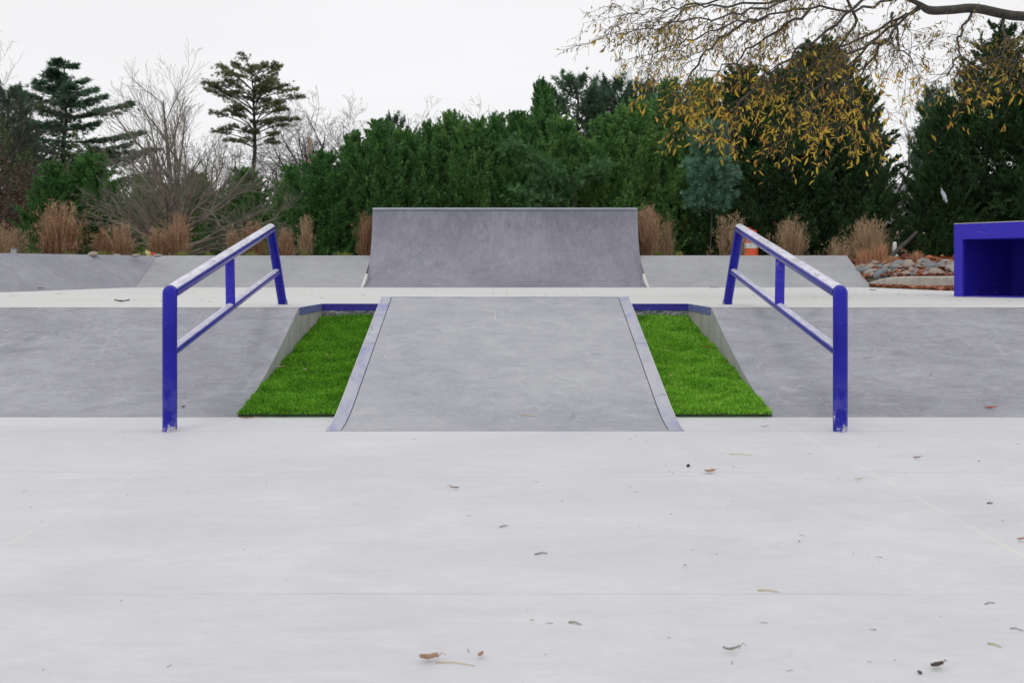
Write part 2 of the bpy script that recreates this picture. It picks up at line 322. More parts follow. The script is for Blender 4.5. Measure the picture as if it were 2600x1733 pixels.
# banks: a solid with a hollow-curved face
def bank(name, m, b0, b1, t0, t1, zb0, zb1, zt, label, cat, pw=1.28, lip=.25, nseg=16, nx=12, side=None, group=None, bottom=-.05, sideends=(0,)):
    root = empty(name, (b0[0], b0[1], 0)); tag(root, label, cat, group)
    V = []; F = []; prof = nseg+1
    dx = np.array(t0)-np.array(b0); nb = dx/np.linalg.norm(dx)
    for i in range(nx+1):
        f = i/nx
        B = np.array(b0)*(1-f)+np.array(b1)*f; T = np.array(t0)*(1-f)+np.array(t1)*f; zb = zb0*(1-f)+zb1*f
        for k in range(prof):
            s_ = k/nseg; p = B*(1-s_)+T*s_; V.append((p[0],p[1],zb+.002+(zt-zb)*s_**pw))
        e = T+nb*lip; V.append((e[0],e[1],zt)); V.append((e[0],e[1],bottom)); V.append((B[0],B[1],bottom))
    K = prof+3
    for i in range(nx):
        for k in range(K): F.append((i*K+k,(i+1)*K+k,(i+1)*K+(k+1)%K,i*K+(k+1)%K))
    V = np.array(V)
    ends = {0: [tuple(range(K-1,-1,-1))], 1: [tuple(nx*K+k for k in range(K))]}
    sf = []
    for e in (0,1):
        if side and e in sideends: sf += ends[e]
        else: F += ends[e]
    o = mesh('ramp_surface', V, F, m, root, smooth=35)
    if side:
        W = V.copy(); o2 = mesh('side_face', W, sf, side, root)
    return root
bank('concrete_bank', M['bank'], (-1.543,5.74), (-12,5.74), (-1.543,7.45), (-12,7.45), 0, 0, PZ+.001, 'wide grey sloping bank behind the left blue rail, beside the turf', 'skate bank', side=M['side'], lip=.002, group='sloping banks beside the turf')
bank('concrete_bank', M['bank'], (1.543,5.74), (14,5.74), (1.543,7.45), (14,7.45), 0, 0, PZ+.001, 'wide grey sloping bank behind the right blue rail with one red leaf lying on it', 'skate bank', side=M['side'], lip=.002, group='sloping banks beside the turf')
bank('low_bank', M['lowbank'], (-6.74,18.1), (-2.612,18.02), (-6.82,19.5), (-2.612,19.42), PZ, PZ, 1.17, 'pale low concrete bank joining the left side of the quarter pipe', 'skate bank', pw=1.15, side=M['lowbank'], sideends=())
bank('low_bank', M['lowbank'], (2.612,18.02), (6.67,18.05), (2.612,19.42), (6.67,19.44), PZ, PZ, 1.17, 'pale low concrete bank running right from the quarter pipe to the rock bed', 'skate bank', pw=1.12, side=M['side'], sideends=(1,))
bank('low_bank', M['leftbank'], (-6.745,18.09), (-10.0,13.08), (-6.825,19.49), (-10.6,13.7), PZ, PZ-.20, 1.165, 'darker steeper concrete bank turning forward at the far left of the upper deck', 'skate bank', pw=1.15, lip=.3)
# pocket walls
for sgn, side_, lab in ((-1,'left','short cast concrete wall with blue steel edge behind the left strip of turf'), (1,'right','short cast concrete wall with blue steel edge behind the right strip of turf')):
    X = 1.543; root = empty('retaining_wall', (sgn*X, 8.39, 0)); tag(root, lab, 'retaining wall', 'walls around the turf pockets')
    a, b = sorted((sgn*X, sgn*(X+.12)))
    a2, b2 = sorted((sgn*.935, sgn*X))
    mesh('wall', *box(a, b, 7.452, 8.51, -.05, PZ-.004), M['wall'], root)
    # rough broken face
    nx, nzv = 40, 8; V = []; F = []; rr = np.random.RandomState(5+sgn)
    for i in range(nx+1):
        for j in range(nzv+1):
            x = a2+(b2-a2)*i/nx; z = .40+(PZ-.056-.40)*j/nzv
            V.append((x, 8.391-.018*abs(math.sin(x*9+z*30))*rr.rand()-.006*rr.rand(), z))
    for i in range(nx):
        for j in range(nzv): F.append((i*(nzv+1)+j,(i+1)*(nzv+1)+j,(i+1)*(nzv+1)+j+1,i*(nzv+1)+j+1))
    mesh('wall_face', V, F, M['rough'], root)
    mesh('wall_core', *box(a2, b2, 8.40, 8.52, -.05, PZ-.004), M['wall'], root)
    mesh('edge_trim', *box(a2, b2, 8.382, 8.399, PZ-.056, PZ+.002), M['trim'], root)
    a3, b3 = sorted((sgn*(X-.004), sgn*(X+.006)))
    mesh('edge_trim', *box(a3, b3, 7.47, 8.381, PZ-.056, PZ+.002), M['trimworn'], root)
# ------------------------------------------------------------------ kicker ramp
KX = .945
def kz(y):
    t = (y-5.23)/.42
    if t < 1: return .002+.068*t**1.7
    return .07+(y-5.65)*(.644-.07)/(7.58-5.65)
root = empty('kicker_ramp', (0,5.23,0)); tag(root, 'grey concrete launch ramp with faded blue steel edges between the two strips of turf', 'skate ramp')
ys = [5.23+.42*i/10 for i in range(11)]+[5.65+1.93*i/8 for i in range(1,9)]
def strip(x0, x1, ys, dz, th, nx=1):
    V = []; F = []
    for y in ys:
        for i in range(nx+1): x = x0+(x1-x0)*i/nx; V.append((x,y,kz(y)+dz))
        V.append((x1,y,kz(y)+dz-th)); V.append((x0,y,kz(y)+dz-th))
    K = nx+3
    for j in range(len(ys)-1):
        for k in range(K): F.append((j*K+k, j*K+(k+1)%K, (j+1)*K+(k+1)%K, (j+1)*K+k))
    F.append(tuple(range(K-1,-1,-1))); F.append(tuple((len(ys)-1)*K+k for k in range(K)))
    return V, F
# body
V = []; F = []
for y in ys: V += [(-KX+.084,y,kz(y)), (KX-.084,y,kz(y)), (KX-.084,y,-.04), (-KX+.084,y,-.04)]
for j in range(len(ys)-1):
    for k in range(4): F.append((j*4+k, j*4+(k+1)%4, (j+1)*4+(k+1)%4, (j+1)*4+k))
F += [(3,2,1,0), tuple((len(ys)-1)*4+k for k in range(4))]
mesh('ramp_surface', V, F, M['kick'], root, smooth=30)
for sg in (-1,1):
    a, b = sorted((sg*(KX-.079), sg*(KX-.004)))
    y1 = [y for y in ys if y < 6.60]+[6.62]; y2 = [6.627]+[y for y in ys if y > 6.64]
    mesh('steel_edge', *join([strip(a, b, y1, .003, .05), strip(a, b, y2, .0035, .05)]), M['faded'], root, smooth=30)
    a, b = sorted((sg*(KX-.084), sg*(KX-.079)))
    mesh('edge_gap', *strip(a, b, ys, -.004, .05), M['gap'], root)
    V = []; F = []; x0, x1 = sorted((sg*(KX-.004), sg*KX))
    for y in ys: V += [(x0,y,kz(y)+.001), (x1,y,kz(y)+.001), (x1,y,-.04), (x0,y,-.04)]
    for j in range(len(ys)-1):
        for k in range(4): F.append((j*4+k, j*4+(k+1)%4, (j+1)*4+(k+1)%4, (j+1)*4+k))
    F += [(3,2,1,0), tuple((len(ys)-1)*4+k for k in range(4))]
    mesh('side_plate', V, F, M['edge'], root)
mesh('steel_lip', *box(-KX, KX, 7.581, 7.66, .60, .648), M['faded'], root)
mesh('ramp_core', *box(-KX+.01, KX-.01, 7.581, 7.70, -.04, .598), M['wall'], root)
# ------------------------------------------------------------------ quarter pipe
root = empty('quarter_pipe', (0,18,PZ)); tag(root, 'tall curved grey quarter pipe with steel coping across its top', 'quarter pipe')
QX, QH, Rq = 2.555, 1.50, 1.62
prof = []
for i in range(33):
    z = QH*(i/32)**1.6; y = math.sqrt(max(Rq*Rq-(Rq-z)**2,0)) if z < Rq else Rq
    prof.append((18.0+y, PZ+.002+z))
V = []; F = []; nxq = 10
for i in range(nxq+1):
    x = -QX+2*QX*i/nxq
    for y, z in prof: V.append((x,y,z))
K = len(prof)
for i in range(nxq):
    for k in range(K-1): F.append((i*K+k,(i+1)*K+k,(i+1)*K+k+1,i*K+k+1))
mesh('ramp_surface', V, F, M['quarter'], root, smooth=0)
yt = prof[-1][0]
for sg in (-1,1):
    V = []; x0, x1 = sorted((sg*QX, sg*(QX+.052)))
    for x in (x0,x1):
        for y, z in prof: V.append((x,y-.004,z+.003))
        V += [(x,yt+1.4,PZ+QH),(x,yt+1.4,PZ-.1),(x,18.0,PZ-.1)]
    n = K+3; F = [tuple(range(n)), tuple(range(2*n-1,n-1,-1))]+[(k,n+k,n+(k+1)%n,(k+1)%n) for k in range(n)]
    mesh('side_panel', V, F, M['quarter'], root)
    V = []; x0, x1 = sorted((sg*(QX+.016), sg*(QX+.056))); pp = [q for q in prof if q[0] < 18.70]
    for x in (x0,x1):
        for y, z in pp: V.append((x,y-.006,max(z+.012, PZ+.005+.6*(max(y-18.02,0)/1.4)**1.12)))
        V += [(x,pp[-1][0]+.05,PZ-.05),(x,18.0,PZ-.05)]
    n = len(pp)+2; F = [tuple(range(n)), tuple(range(2*n-1,n-1,-1))]+[(k,n+k,n+(k+1)%n,(k+1)%n) for k in range(n)]
    mesh('mortar_seam', V, F, M['grout'], root)
mesh('deck', *box(-QX, QX, yt+.045, yt+1.4, PZ+QH-.2, PZ+QH), M['plat'], root)
mesh('back_wall', *box(-QX, QX, yt+1.3, yt+1.398, PZ-.1, PZ+QH-.203), M['wall'], root)
mesh('coping', *tube([(-QX-.052,yt+.018,PZ+QH+.012),(QX+.052,yt+.018,PZ+QH+.012)], .036, 24), M['steel'], root, smooth=40)
# ------------------------------------------------------------------ rails
for sg, lab in ((-1,'blue tubular grind rail with worn white top, standing on the left bank'), (1,'blue tubular grind rail with flaking worn top, standing on the right bank')):
    A = np.array((sg*1.761,5.23,0)); root = empty('grind_rail', tuple(A)); tag(root, lab, 'grind rail', 'pair of blue grind rails')
    top0 = np.array((sg*1.761,5.23,.727)); top1 = np.array((sg*1.86,7.90,1.183)); base1 = np.array((sg*1.85,8.30,PZ-.02)); r = .0375
    mesh('post', *tube([A-(0,0,.03), A+(0,0,.2), A+(0,0,.4), top0], r, 40, dome1=True), M['post'], root, smooth=50)
    d = (top1-top0)/np.linalg.norm(top1-top0)
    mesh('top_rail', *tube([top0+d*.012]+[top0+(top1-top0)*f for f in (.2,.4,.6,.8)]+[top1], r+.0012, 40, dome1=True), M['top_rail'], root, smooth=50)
    mesh('post', *tube([base1, (base1+top1)/2, top1-(0,0,.01)], r-.001, 40, dome1=False), M['post'], root, smooth=50)
    cpost = root.children[-1]; 
    l0 = np.array((sg*1.7617,5.25,.413)); f = (.855-PZ)/(1.183-PZ); l1 = base1+(top1-base1)*f
    dl = (l1-l0)/np.linalg.norm(l1-l0)
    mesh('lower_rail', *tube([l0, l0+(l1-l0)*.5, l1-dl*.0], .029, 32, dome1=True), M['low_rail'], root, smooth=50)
    ym = 6.545; t = (ym-5.23)/2.67; pt = top0+(top1-top0)*t; t2 = (ym-5.25)/(l1[1]-5.25); pl = l0+(l1-l0)*t2
    mesh('brace', *tube([pl, (pl+pt)/2, pt], .0305, 32), M['post_plain'] if 'post_plain' in M else M['box'], root, smooth=50)
    mesh('base_collar', *tube([base1+(0,0,.012), base1+(top1-base1)*.055+(0,0,.012)], r+.003, 32), M['rough'], root, smooth=50)
# ------------------------------------------------------------------ blue box
ang = math.atan2(-.57,.47); root = empty('blue_ledge_box', (4.96,11.0,PZ), 0)
tag(root, 'big open fronted blue steel box at the right edge of the upper deck', 'ledge box')
def bx(x0,x1,y0,y1,z0,z1): return xform(box(x0,x1,y0,y1,z0,z1), (4.96,11.0,PZ), ang)
BH = .80; BL = 2.6; BD = 1.7
mesh('top_beam', *bx(0,BL,0,.05,BH-.17,BH), M['box'], root)
mesh('leg', *bx(0,.095,0,.05,.002,BH-.171), M['box'], root)
mesh('leg', *bx(BL-.095,BL,0,.05,.002,BH-.171), M['box'], root)
mesh('edge_strip', *bx(0,BL,-.003,.012,BH+.0005,BH+.007), M['edge'], root)
mesh('top_plate', *bx(.0,BL,.051,BD,BH-.012,BH+.002), M['box'], root)
mesh('side_panel', *bx(0,.012,.051,BD,.002,BH-.013), M['box'], root)
mesh('side_panel', *bx(BL-.012,BL,.051,BD,.002,BH-.013), M['box'], root)
mesh('back_panel', *bx(.013,BL-.013,BD-.3,BD-.285,.002,BH-.013), M['box'], root)
mesh('floor_plate', *bx(.013,BL-.013,.051,BD-.301,.002,.012), M['box'], root)
mesh('soffit', *bx(.096,BL-.096,.051,BD-.301,BH-.17,BH-.155), M['box'], root)
# ------------------------------------------------------------------ turf
def turf(sg, label, seed):
    rr = np.random.RandomState(seed); X0, X1 = .95, 1.54; Y0, Y1 = 5.745, 8.385
    zt = lambda y: .022+(y-Y0)/(Y1-Y0)*.438
    root = empty('turf_mat', (sg*1.25,5.75,0)); tag(root, label, 'artificial turf', 'strips of artificial turf')
    V = []; F = []; nx, ny = 12, 40
    bump = lambda x, y: .008*np.sin(x*11+y*3)*np.sin(y*7+sg)+.006*np.sin(y*19+x*5)
    for j in range(ny+1):
        for i in range(nx+1):
            x = X0+(X1-X0)*i/nx; y = Y0+(Y1-Y0)*j/ny; e = min(1, j/2)*1.0
            V.append((sg*x, y, zt(y)+bump(x,y)*e))
    for j in range(ny):
        for i in range(nx): q = (j*(nx+1)+i, j*(nx+1)+i+1, (j+1)*(nx+1)+i+1, (j+1)*(nx+1)+i); F.append(q if sg > 0 else q[::-1])
    m = len(V)
    for i in range(nx+1): x = X0+(X1-X0)*i/nx; V.append((sg*x,Y0,.001))
    for i in range(nx): F.append((m+i,m+i+1,i+1,i))
    mesh('backing', V, F, M['backing'], root)
    n = 64000
    x = X0+(X1-X0)*rr.rand(n); y = Y0-.012+(Y1-Y0+.01)*rr.rand(n)
    # extra blades along the front edge spilling out
    hf = np.sin(x*97+np.sin(y*61)*2)*np.sin(y*131+np.sin(x*83)*2); lowf = .55*hf+np.sin(x*13+np.sin(y*9)*2+sg)*np.sin(y*23+np.sin(x*7)*3)+.6*np.sin(y*51+np.sin(x*17)*2)
    z = zt(y)+bump(x,y)*np.minimum(1,(y-Y0)/.13)
    h = (.010+.014*rr.rand(n))*(1+.35*lowf)
    lean = np.stack([.010*rr.randn(n), -.003+.011*rr.randn(n)+.006*lowf, h], 1)
    P = np.stack([sg*x, y, z-.002], 1); a = rr.rand(n)*math.pi; w = .0016+.0012*rr.rand(n)
    S = np.stack([np.cos(a)*w, np.sin(a)*w, 0*a], 1)
    mid = P+lean*.55; tip = P+lean*1.0+np.stack([.003*rr.randn(n), .003*rr.randn(n), 0*a],1)
    Vv = np.stack([P-S, P+S, mid+S*.9, mid-S*.9, tip], 1).reshape(-1,3)
    b = np.arange(n)[:,None]*5
    Ff = np.vstack([b+np.array([0,1,2]), b+np.array([0,2,3]), b+np.array([3,2,4])])
    mesh('pile', Vv, Ff, M['turf'], root)
turf(-1, 'bright green artificial turf strip left of the launch ramp, three pale leaves on it', 11)
turf(1, 'bright green artificial turf strip right of the launch ramp, a red leaf on it', 12)
# ------------------------------------------------------------------ kerb, leaf strip, rock bed
kp = [(6.70,18.35),(6.78,17.95),(6.95,17.4),(7.39,16.55),(8.0,15.75),(8.6,15.2),(10,14.3),(12,13.6),(16,12.8)]
kt = [.66,.73,.77,.78,.80,.80,.80,.80,.80]
def smoothline(P, n=6):
    P = np.array(P, float); out = []
    for i in range(len(P)-1):
        p0, p1, p2, p3 = P[max(i-1,0)], P[i], P[i+1], P[min(i+2,len(P)-1)]
        for k in range(n):
            t = k/n; out.append(.5*((2*p1)+(-p0+p2)*t+(2*p0-5*p1+4*p2-p3)*t*t+(-p0+3*p1-3*p2+p3)*t**3))
    out.append(P[-1]); return np.array(out)
L3 = smoothline([(a,b,c) for (a,b),c in zip(kp,kt)]); V = []; F = []
for i, p in enumerate(L3):
    d = L3[min(i+1,len(L3)-1)]-L3[max(i-1,0)]; nrm = np.array((-d[1],d[0])); nrm /= np.linalg.norm(nrm)
    wdt = .22
    for off, z in ((0,.5),(0,p[2]-.02),(.02,p[2]),(wdt,p[2]),(wdt,.5)): V.append((p[0]+nrm[0]*off,p[1]+nrm[1]*off,z))
for i in range(len(L3)-1):
    for k in range(5): F.append((i*5+k,(i+1)*5+k,(i+1)*5+(k+1)%5,i*5+(k+1)%5))
tag(mesh('kerb', V, F, M['kerb'], smooth=40), 'curved pale concrete kerb holding back the rock bed', 'kerb', kind='thing')
ep = smoothline([(6.68,18.02),(6.62,17.2),(6.55,16.2),(6.5,15.2),(6.52,14.5),(6.75,13.7),(7.4,12.9),(9,12.3),(12,12.0),(16,11.6)])
kk = L3[:,:2]; V = []; F = []
ek = np.array([kk[int(round(i*(len(kk)-1)/(len(ep)-1)))] for i in range(len(ep))])
for i in range(len(ep)): V.append((ep[i][0],ep[i][1],PZ+.004)); V.append((ek[i][0]+.03,ek[i][1]+.03,PZ+.006))
for i in range(len(ep)-1): F.append((2*i,2*i+2,2*i+3,2*i+1))
tag(mesh('mulch_strip', V, F, M['mulch']), kind='structure')
def leafbits(n, pos, sz, seed):
    rr = np.random.RandomState(seed); P = pos(rr, n); n = len(P); a = rr.rand(n)*6.28; L = sz*(.6+.8*rr.rand(n)); w = L*.28
    t = .5*rr.randn(n); d = np.stack([np.cos(a), np.sin(a), .3*t],1); q = np.stack([-np.sin(a), np.cos(a), .5*rr.randn(n)],1)
    up = np.stack([0*a,0*a,L*.15*rr.rand(n)],1)
    Vv = np.stack([P-d*L[:,None]/2+up, P-q*w[:,None], P+d*L[:,None]/2+up, P+q*w[:,None]],1).reshape(-1,3)
    b = np.arange(n)[:,None]*4; return Vv, np.vstack([b+np.array([0,1,2]), b+np.array([0,2,3])])
def pstrip(rr, n):
    i = rr.randint(0,len(ep)-1,n); f = rr.rand(n); g = rr.rand(n)**1.2
    A = ep[i]*(1-f)[:,None]+ep[i+1]*f[:,None]; B = ek[i]*(1-f)[:,None]+ek[i+1]*f[:,None]
    p = A*(1-g)[:,None]+B*g[:,None]+rr.randn(n,2)*.03; return np.column_stack([p, PZ+.015+.03*rr.rand(n)])
def pbed(rr, n):
    x = 6.7+rr.rand(n)*4.5; off = .12+rr.rand(n)**1.3*4.2; y = np.array([kerb_y(a) for a in x])+off
    return np.column_stack([x,y,[gh(a,b)+.02+.04*rr.rand() for a,b in zip(x,off)]])
tag(mesh('leaf_litter', *leafbits(2600, pstrip, .085, 4), M['litter']), 'russet dry leaf litter gathered along the foot of the curved kerb', 'leaf litter', kind='stuff')
tag(mesh('leaf_litter', *leafbits(6500, pbed, .12, 5), M['litter']), 'russet dry leaf litter between the rocks of the bed', 'leaf litter', kind='stuff')
def rockmesh(seed):
    import bmesh
    bm = bmesh.new(); bmesh.ops.create_icosphere(bm, subdivisions=3, radius=1); rr = np.random.RandomState(seed); k = rr.randn(6,3)*1.5; ph = rr.rand(6)*6
    for v in bm.verts:
        p = np.array(v.co); s_ = 1+sum(.07*math.sin(np.dot(k[i],p)+ph[i]) for i in range(6)); v.co = Vector(p*s_)
    for f in bm.faces: f.smooth = True
    me = bpy.data.meshes.new('rock'); bm.to_mesh(me); bm.free(); return me
rms = []
for i in range(8):
    me = rockmesh(i); me.materials.append(M['rock%d' % (i%4)]); rms.append(me)
rr = random.Random(8); placed = []; tries = 0
while len(placed) < 190 and tries < 9000:
    tries += 1
    u = rr.uniform(1968, 2200); Y = rr.uniform(17.0, 21.2); x = wx(u, Y); off = Y-kerb_y(x)
    if off < .30 or off > 3.2 or x < 6.8: continue
    s_ = rr.choice((.055,.07,.08,.09,.105,.125)); 
    if any((x-a)**2+(Y-b)**2 < (.72*(s_+c))**2 for a,b,c in placed): continue
    placed.append((x,Y,s_))
placed.sort(key=lambda p: -p[2])
for i, (x, y, s_) in enumerate(placed):
    o = bpy.data.objects.new('river_rock', rms[rr.randrange(8)]); C.objects.link(o)
    o.location = (x,y,ground_z(x,y)+s_*.38); o.scale = (s_*rr.uniform(.95,1.3), s_*rr.uniform(.8,1.05), s_*rr.uniform(.55,.8)); o.rotation_euler = (rr.uniform(-.2,.2), rr.uniform(-.2,.2), rr.uniform(0,6.28))
    tag(o, 'rounded grey river rock lying among russet leaves in the bed behind the curved kerb', 'rock', 'river rocks in the bed')
for u, v, s_, lab in ((214,580,.085,'tan rounded stone on the left bank top between two dry grass clumps'),(268,582,.06,'small pale stone on the left bank top beside a green sedge'),(312,583,.07,'flat pale stone on the bank top beside the crumpled wrapper'),(362,583,.07,'pale stone on the bank top just right of the wrapper')):
    Y = 18.9 if u > 250 else 18.3; o = bpy.data.objects.new('stone', rms[3 if s_ > .08 else 1]); C.objects.link(o); x = wx(u,Y); o.location = (x,Y,wz(v,Y)-.03); o.scale = (s_*1.1,s_*.8,s_*.5); tag(o, lab, 'stone', 'stones on the left bank top')
# ------------------------------------------------------------------ vegetation kit
def unit(a): return a/np.maximum(np.linalg.norm(a,axis=1,keepdims=True),1e-9)
def fans(P, D, L, W, rr, nb=5, spread=.9, roll=1.0):
    n = len(P); D = unit(D); r = rr.randn(n,3); S = unit(r-D*np.sum(r*D,1,keepdims=True)); T = np.cross(D,S)
    out = []
    for k in range(nb):
        a = (k-(nb-1)/2)/max((nb-1)/2,1)*spread+.15*rr.randn(n); c = (1-.45*np.abs(a)/max(spread,.1))*(.8+.4*rr.rand(n))
        d = D*np.cos(a)[:,None]+S*np.sin(a)[:,None]+T*(.18*rr.randn(n))[:,None]
        q = unit(np.cross(d,T)+.3*rr.randn(n,3)); l = (L*c)[:,None]; w = (W*(.8+.4*rr.rand(n)))[:,None]
        st = P+d*l*.12*(k%2)
        out.append(np.stack([st+d*l*.35-q*w, st+d*l*.3+q*w, P+d*l, P-d*l*.05],1))
    Vv = np.stack(out,1).reshape(-1,3); m = n*nb; b = np.arange(m)[:,None]*4
    return Vv, np.vstack([b+np.array([0,2,1]), b+np.array([0,1,3])])
def frust(segs, k=5):
    A = np.array([s[0] for s in segs]); B = np.array([s[1] for s in segs]); ra = np.array([s[2] for s in segs]); rb = np.array([s[3] for s in segs])
    D = unit(B-A); ref = np.where(np.abs(D[:,2:3]) > .9, np.array([[1.,0,0]]), np.array([[0,0,1.]])); U = unit(np.cross(D,ref)); W = np.cross(D,U); V = []
    for P, r in ((A,ra),(B,rb)):
        for j in range(k): a = 2*math.pi*j/k; V.append(P+(math.cos(a)*U+math.sin(a)*W)*r[:,None])
    V = np.stack(V,1).reshape(-1,3); b = np.arange(len(A))[:,None]*2*k; F = []
    for j in range(k): F.append(b+np.array([j,(j+1)%k,k+(j+1)%k,k+j]))
    return V, np.vstack(F)
def cypress_crown(seed, H, Rr, nb, ns, L=.2, W=.02, lean=.8, pw=.6, lo=.03, fan=4, fill=2600):
    rr = np.random.RandomState(seed); Ps = []; Ds = []; Ls = []; ph = rr.rand(4)*6.28
    prof = lambda t: Rr*((1-t)**pw*.97+.03)*min(1,.6+t*4)
    for i in range(nb):
        t = lo+(.97-lo)*rr.rand()**.95; az = rr.rand()*6.28
        lump = 1+.12*math.sin(3*az+ph[0]+t*7)+.10*math.sin(5*az+ph[1]-t*13)
        rad = prof(t)*lump*rr.uniform(.70,1.22); out = np.array((math.cos(az),math.sin(az),0.)); pl = rr.uniform(.8,1.5)*(.70+.34*Rr)*(1-.4*t)
        e = lean*rr.uniform(.7,1.3); d = out*math.cos(e)+np.array((0,0,math.sin(e))); tip = out*rad+np.array((0,0,t*H+.25*pl)); st = tip-d*pl
        side = np.array((-math.sin(az),math.cos(az),0.)); tl = rr.uniform(-.7,.7); nrm_ = np.cross(d,side); side = side*math.cos(tl)+nrm_*math.sin(tl)
        m = int(ns*pl*rr.uniform(.8,1.2)); s_ = rr.rand(m)**.8; sg_ = np.sign(rr.randn(m)); wd = (.24*pl)*(1-s_)**.7*rr.rand(m)*np.minimum(1,s_*5+.3)
        P = st+d*(pl*s_)[:,None]+side*(sg_*wd)[:,None]+rr.randn(m,3)*.022-np.array((0,0,1.))*(wd*.25)[:,None]
        Ps.append(P); Ds.append(d+side*(sg_*.75*(1-s_*.8))[:,None]+.22*rr.randn(m,3)+np.array((0,0,.15))); Ls.append(L*(.6+.5*rr.rand(m))*(1.1-.4*s_))
    m = fill; t = rr.rand(m)**1.1*.95; az = rr.rand(m)*6.28; q = np.array([prof(v) for v in t])*np.sqrt(rr.rand(m))*.66
    Ps.append(np.stack([np.cos(az)*q,np.sin(az)*q,t*H],1)); Ds.append(rr.randn(m,3)+np.array((0,0,.5))); Ls.append(L*1.4*np.ones(m))
    for i in range(7):
        az = rr.rand()*6.28; q = Rr*.30*rr.rand()*(i > 0); hh = H*(.04+.06*rr.rand()); m = 20; s_ = rr.rand(m); b = H*(.92 if i else .94); sd = rr.randn(m)*.16*(1.05-s_)
        Ps.append(np.stack([q*math.cos(az)+sd, q*math.sin(az)+.6*sd*rr.randn(m), b+hh*s_+abs(sd)*.3],1)); Ds.append(np.stack([sd*8,.3*rr.randn(m),np.ones(m)],1)); Ls.append(L*(.4+.4*rr.rand(m)))
    P = np.vstack(Ps); keep = P[:,2] > .02; return fans(P[keep], np.vstack(Ds)[keep], np.concatenate(Ls)[keep], W, rr, fan, .7)
def trunkmesh(H, r, seed=0, segs=8, wob=.08, k=8):
    rr = np.random.RandomState(seed); P = [(wob*rr.randn()*(i>0), wob*rr.randn()*(i>0), H*i/segs-.1*(i==0)) for i in range(segs+1)]
    return tube(P, [r*(1-.85*i/segs) for i in range(segs+1)], k)
ctypes = []
def make_cyp(seed, H, Rr, nb, ns, mt, **kw):
    root = empty('cypress_tree'); mesh('trunk', *trunkmesh(H*.92, .03*H/2, seed), M['bark'], root, smooth=60)
    rr = random.Random(seed); sg = []
    for i in range(90):
        t = rr.uniform(.08,.9); az = rr.uniform(0,6.28); rad = Rr*(1-t)**.75*.8; z = t*H
        sg.append(((0,0,z-.2*rad),(math.cos(az)*rad,math.sin(az)*rad,z+.3*rad),.018,.004))
    mesh('branch', *frust(sg,4), M['bark'], root)
    mesh('crown', *cypress_crown(seed, H, Rr, nb, ns, **kw), mt, root); return root
protos = {}
def plant(kind, mk, u, vtop, Y, label, group, rz, wfac=1.0, hbase=None, name=None, halfw=None):
    """stand one tree of a kind; its height and width follow the survey"""
    gz = hbase if hbase is not None else ground_z(wx(u,Y), Y)
    H = wz(vtop, Y)-gz
    if kind not in protos:
        protos[kind] = (mk(), False)
    root, used = protos[kind]; H0, W0 = root['h0'], root['w0']; sz = H/H0; sxy = (halfw*Y/F_/W0) if halfw else sz*wfac
    loc = (wx(u,Y), Y, gz-.03)
    if not used:
        root.location = loc; root.rotation_euler = (0,0,rz); root.scale = (sxy,sxy,sz); protos[kind] = (root, True); o = root
        o['label'] = label
    else: o = copy_tree(root, loc, rz, (sxy,sxy,sz), label)
    if name: o.name = name
    o['category'] = 'tree'
    if group: o['group'] = group
    elif 'group' in o: del o['group']
    return o
def P0(root, h, w): root['h0'] = h; root['w0'] = w; return root
mkA = lambda: P0(make_cyp(1, 5.6, 2.2, 270, 74, M['cypress'], pw=.52, lean=.85, L=.21), 5.6, 2.2)
mkB = lambda: P0(make_cyp(2, 6.2, 2.2, 275, 74, M['cypress'], pw=.60, lean=.95, L=.21), 6.2, 2.2)
mkC = lambda: P0(make_cyp(3, 6.6, 2.3, 280, 74, M['cypress'], pw=.7, lean=1.05, L=.21), 6.6, 2.3)
mkD = lambda: P0(make_cyp(4, 7.6, 2.7, 350, 74, M['cypressdark'], pw=.55, lean=.65, L=.22), 7.6, 2.7)
mkE = lambda: P0(make_cyp(5, 7.4, 2.7, 240, 60, M['cypressdark'], pw=.62, lean=.55, L=.22, fill=1000), 7.4, 2.7)
g = 'evergreen cypress trees of the hedge'
hedge = [ # u, top v, Y, half width px, kind, rz, label
 (668,372,31,58,'B',.3,'lowest cypress at the left end of the evergreen hedge, below the pale wooden pole'),
 (742,340,30.5,70,'A',1.1,'bushy low cypress just left of the tall hedge tops, right of the pale wooden pole'),
 (812,298,31.5,75,'C',2.0,'cypress of the hedge below the bare crooked trees, left of the quarter pipe'),
 (872,268,31,72,'B',2.9,'narrow pointed cypress top directly behind the quarter pipe left edge'),
 (935,290,32.5,72,'A',4.0,'rounded hedge cypress behind the left part of the quarter pipe coping'),
 (985,276,31.5,70,'C',5.2,'cypress with feathery tip, second right of the narrow pointed top'),
 (1036,250,32,72,'B',.9,'cypress with a ragged tip above the left half of the quarter pipe'),
 (1092,266,31.5,72,'A',1.9,'cypress slightly lower than its ragged tipped left neighbour in the hedge'),
 (1140,258,32,72,'C',2.6,'hedge cypress rising over the middle of the quarter pipe coping'),
 (1192,250,31.5,75,'B',3.7,'hedge cypress just left of the tallest spire over the quarter pipe'),
 (1248,182,33,78,'C',4.6,'tall thin spired cypress left of the loose pines'),
 (1288,262,31,72,'A',5.5,'cypress standing in front of the pine trunk right of the tall spire'),
 (1395,262,30.5,92,'B',.1,'cypress below the loose pines with the pale pine boughs at its left'),
 (1462,225,30.5,90,'A',1.4,'broad bright cypress behind the right edge of the quarter pipe'),
 (1535,180,31.5,92,'C',2.3,'tall cypress under the left tip of the hanging oak branches'),
 (1615,176,31,95,'B',3.1,'cypress behind the blue green pine bush, under the oak twigs')]
mk = {'A': mkA, 'B': mkB, 'C': mkC, 'D': mkD, 'E': mkE}
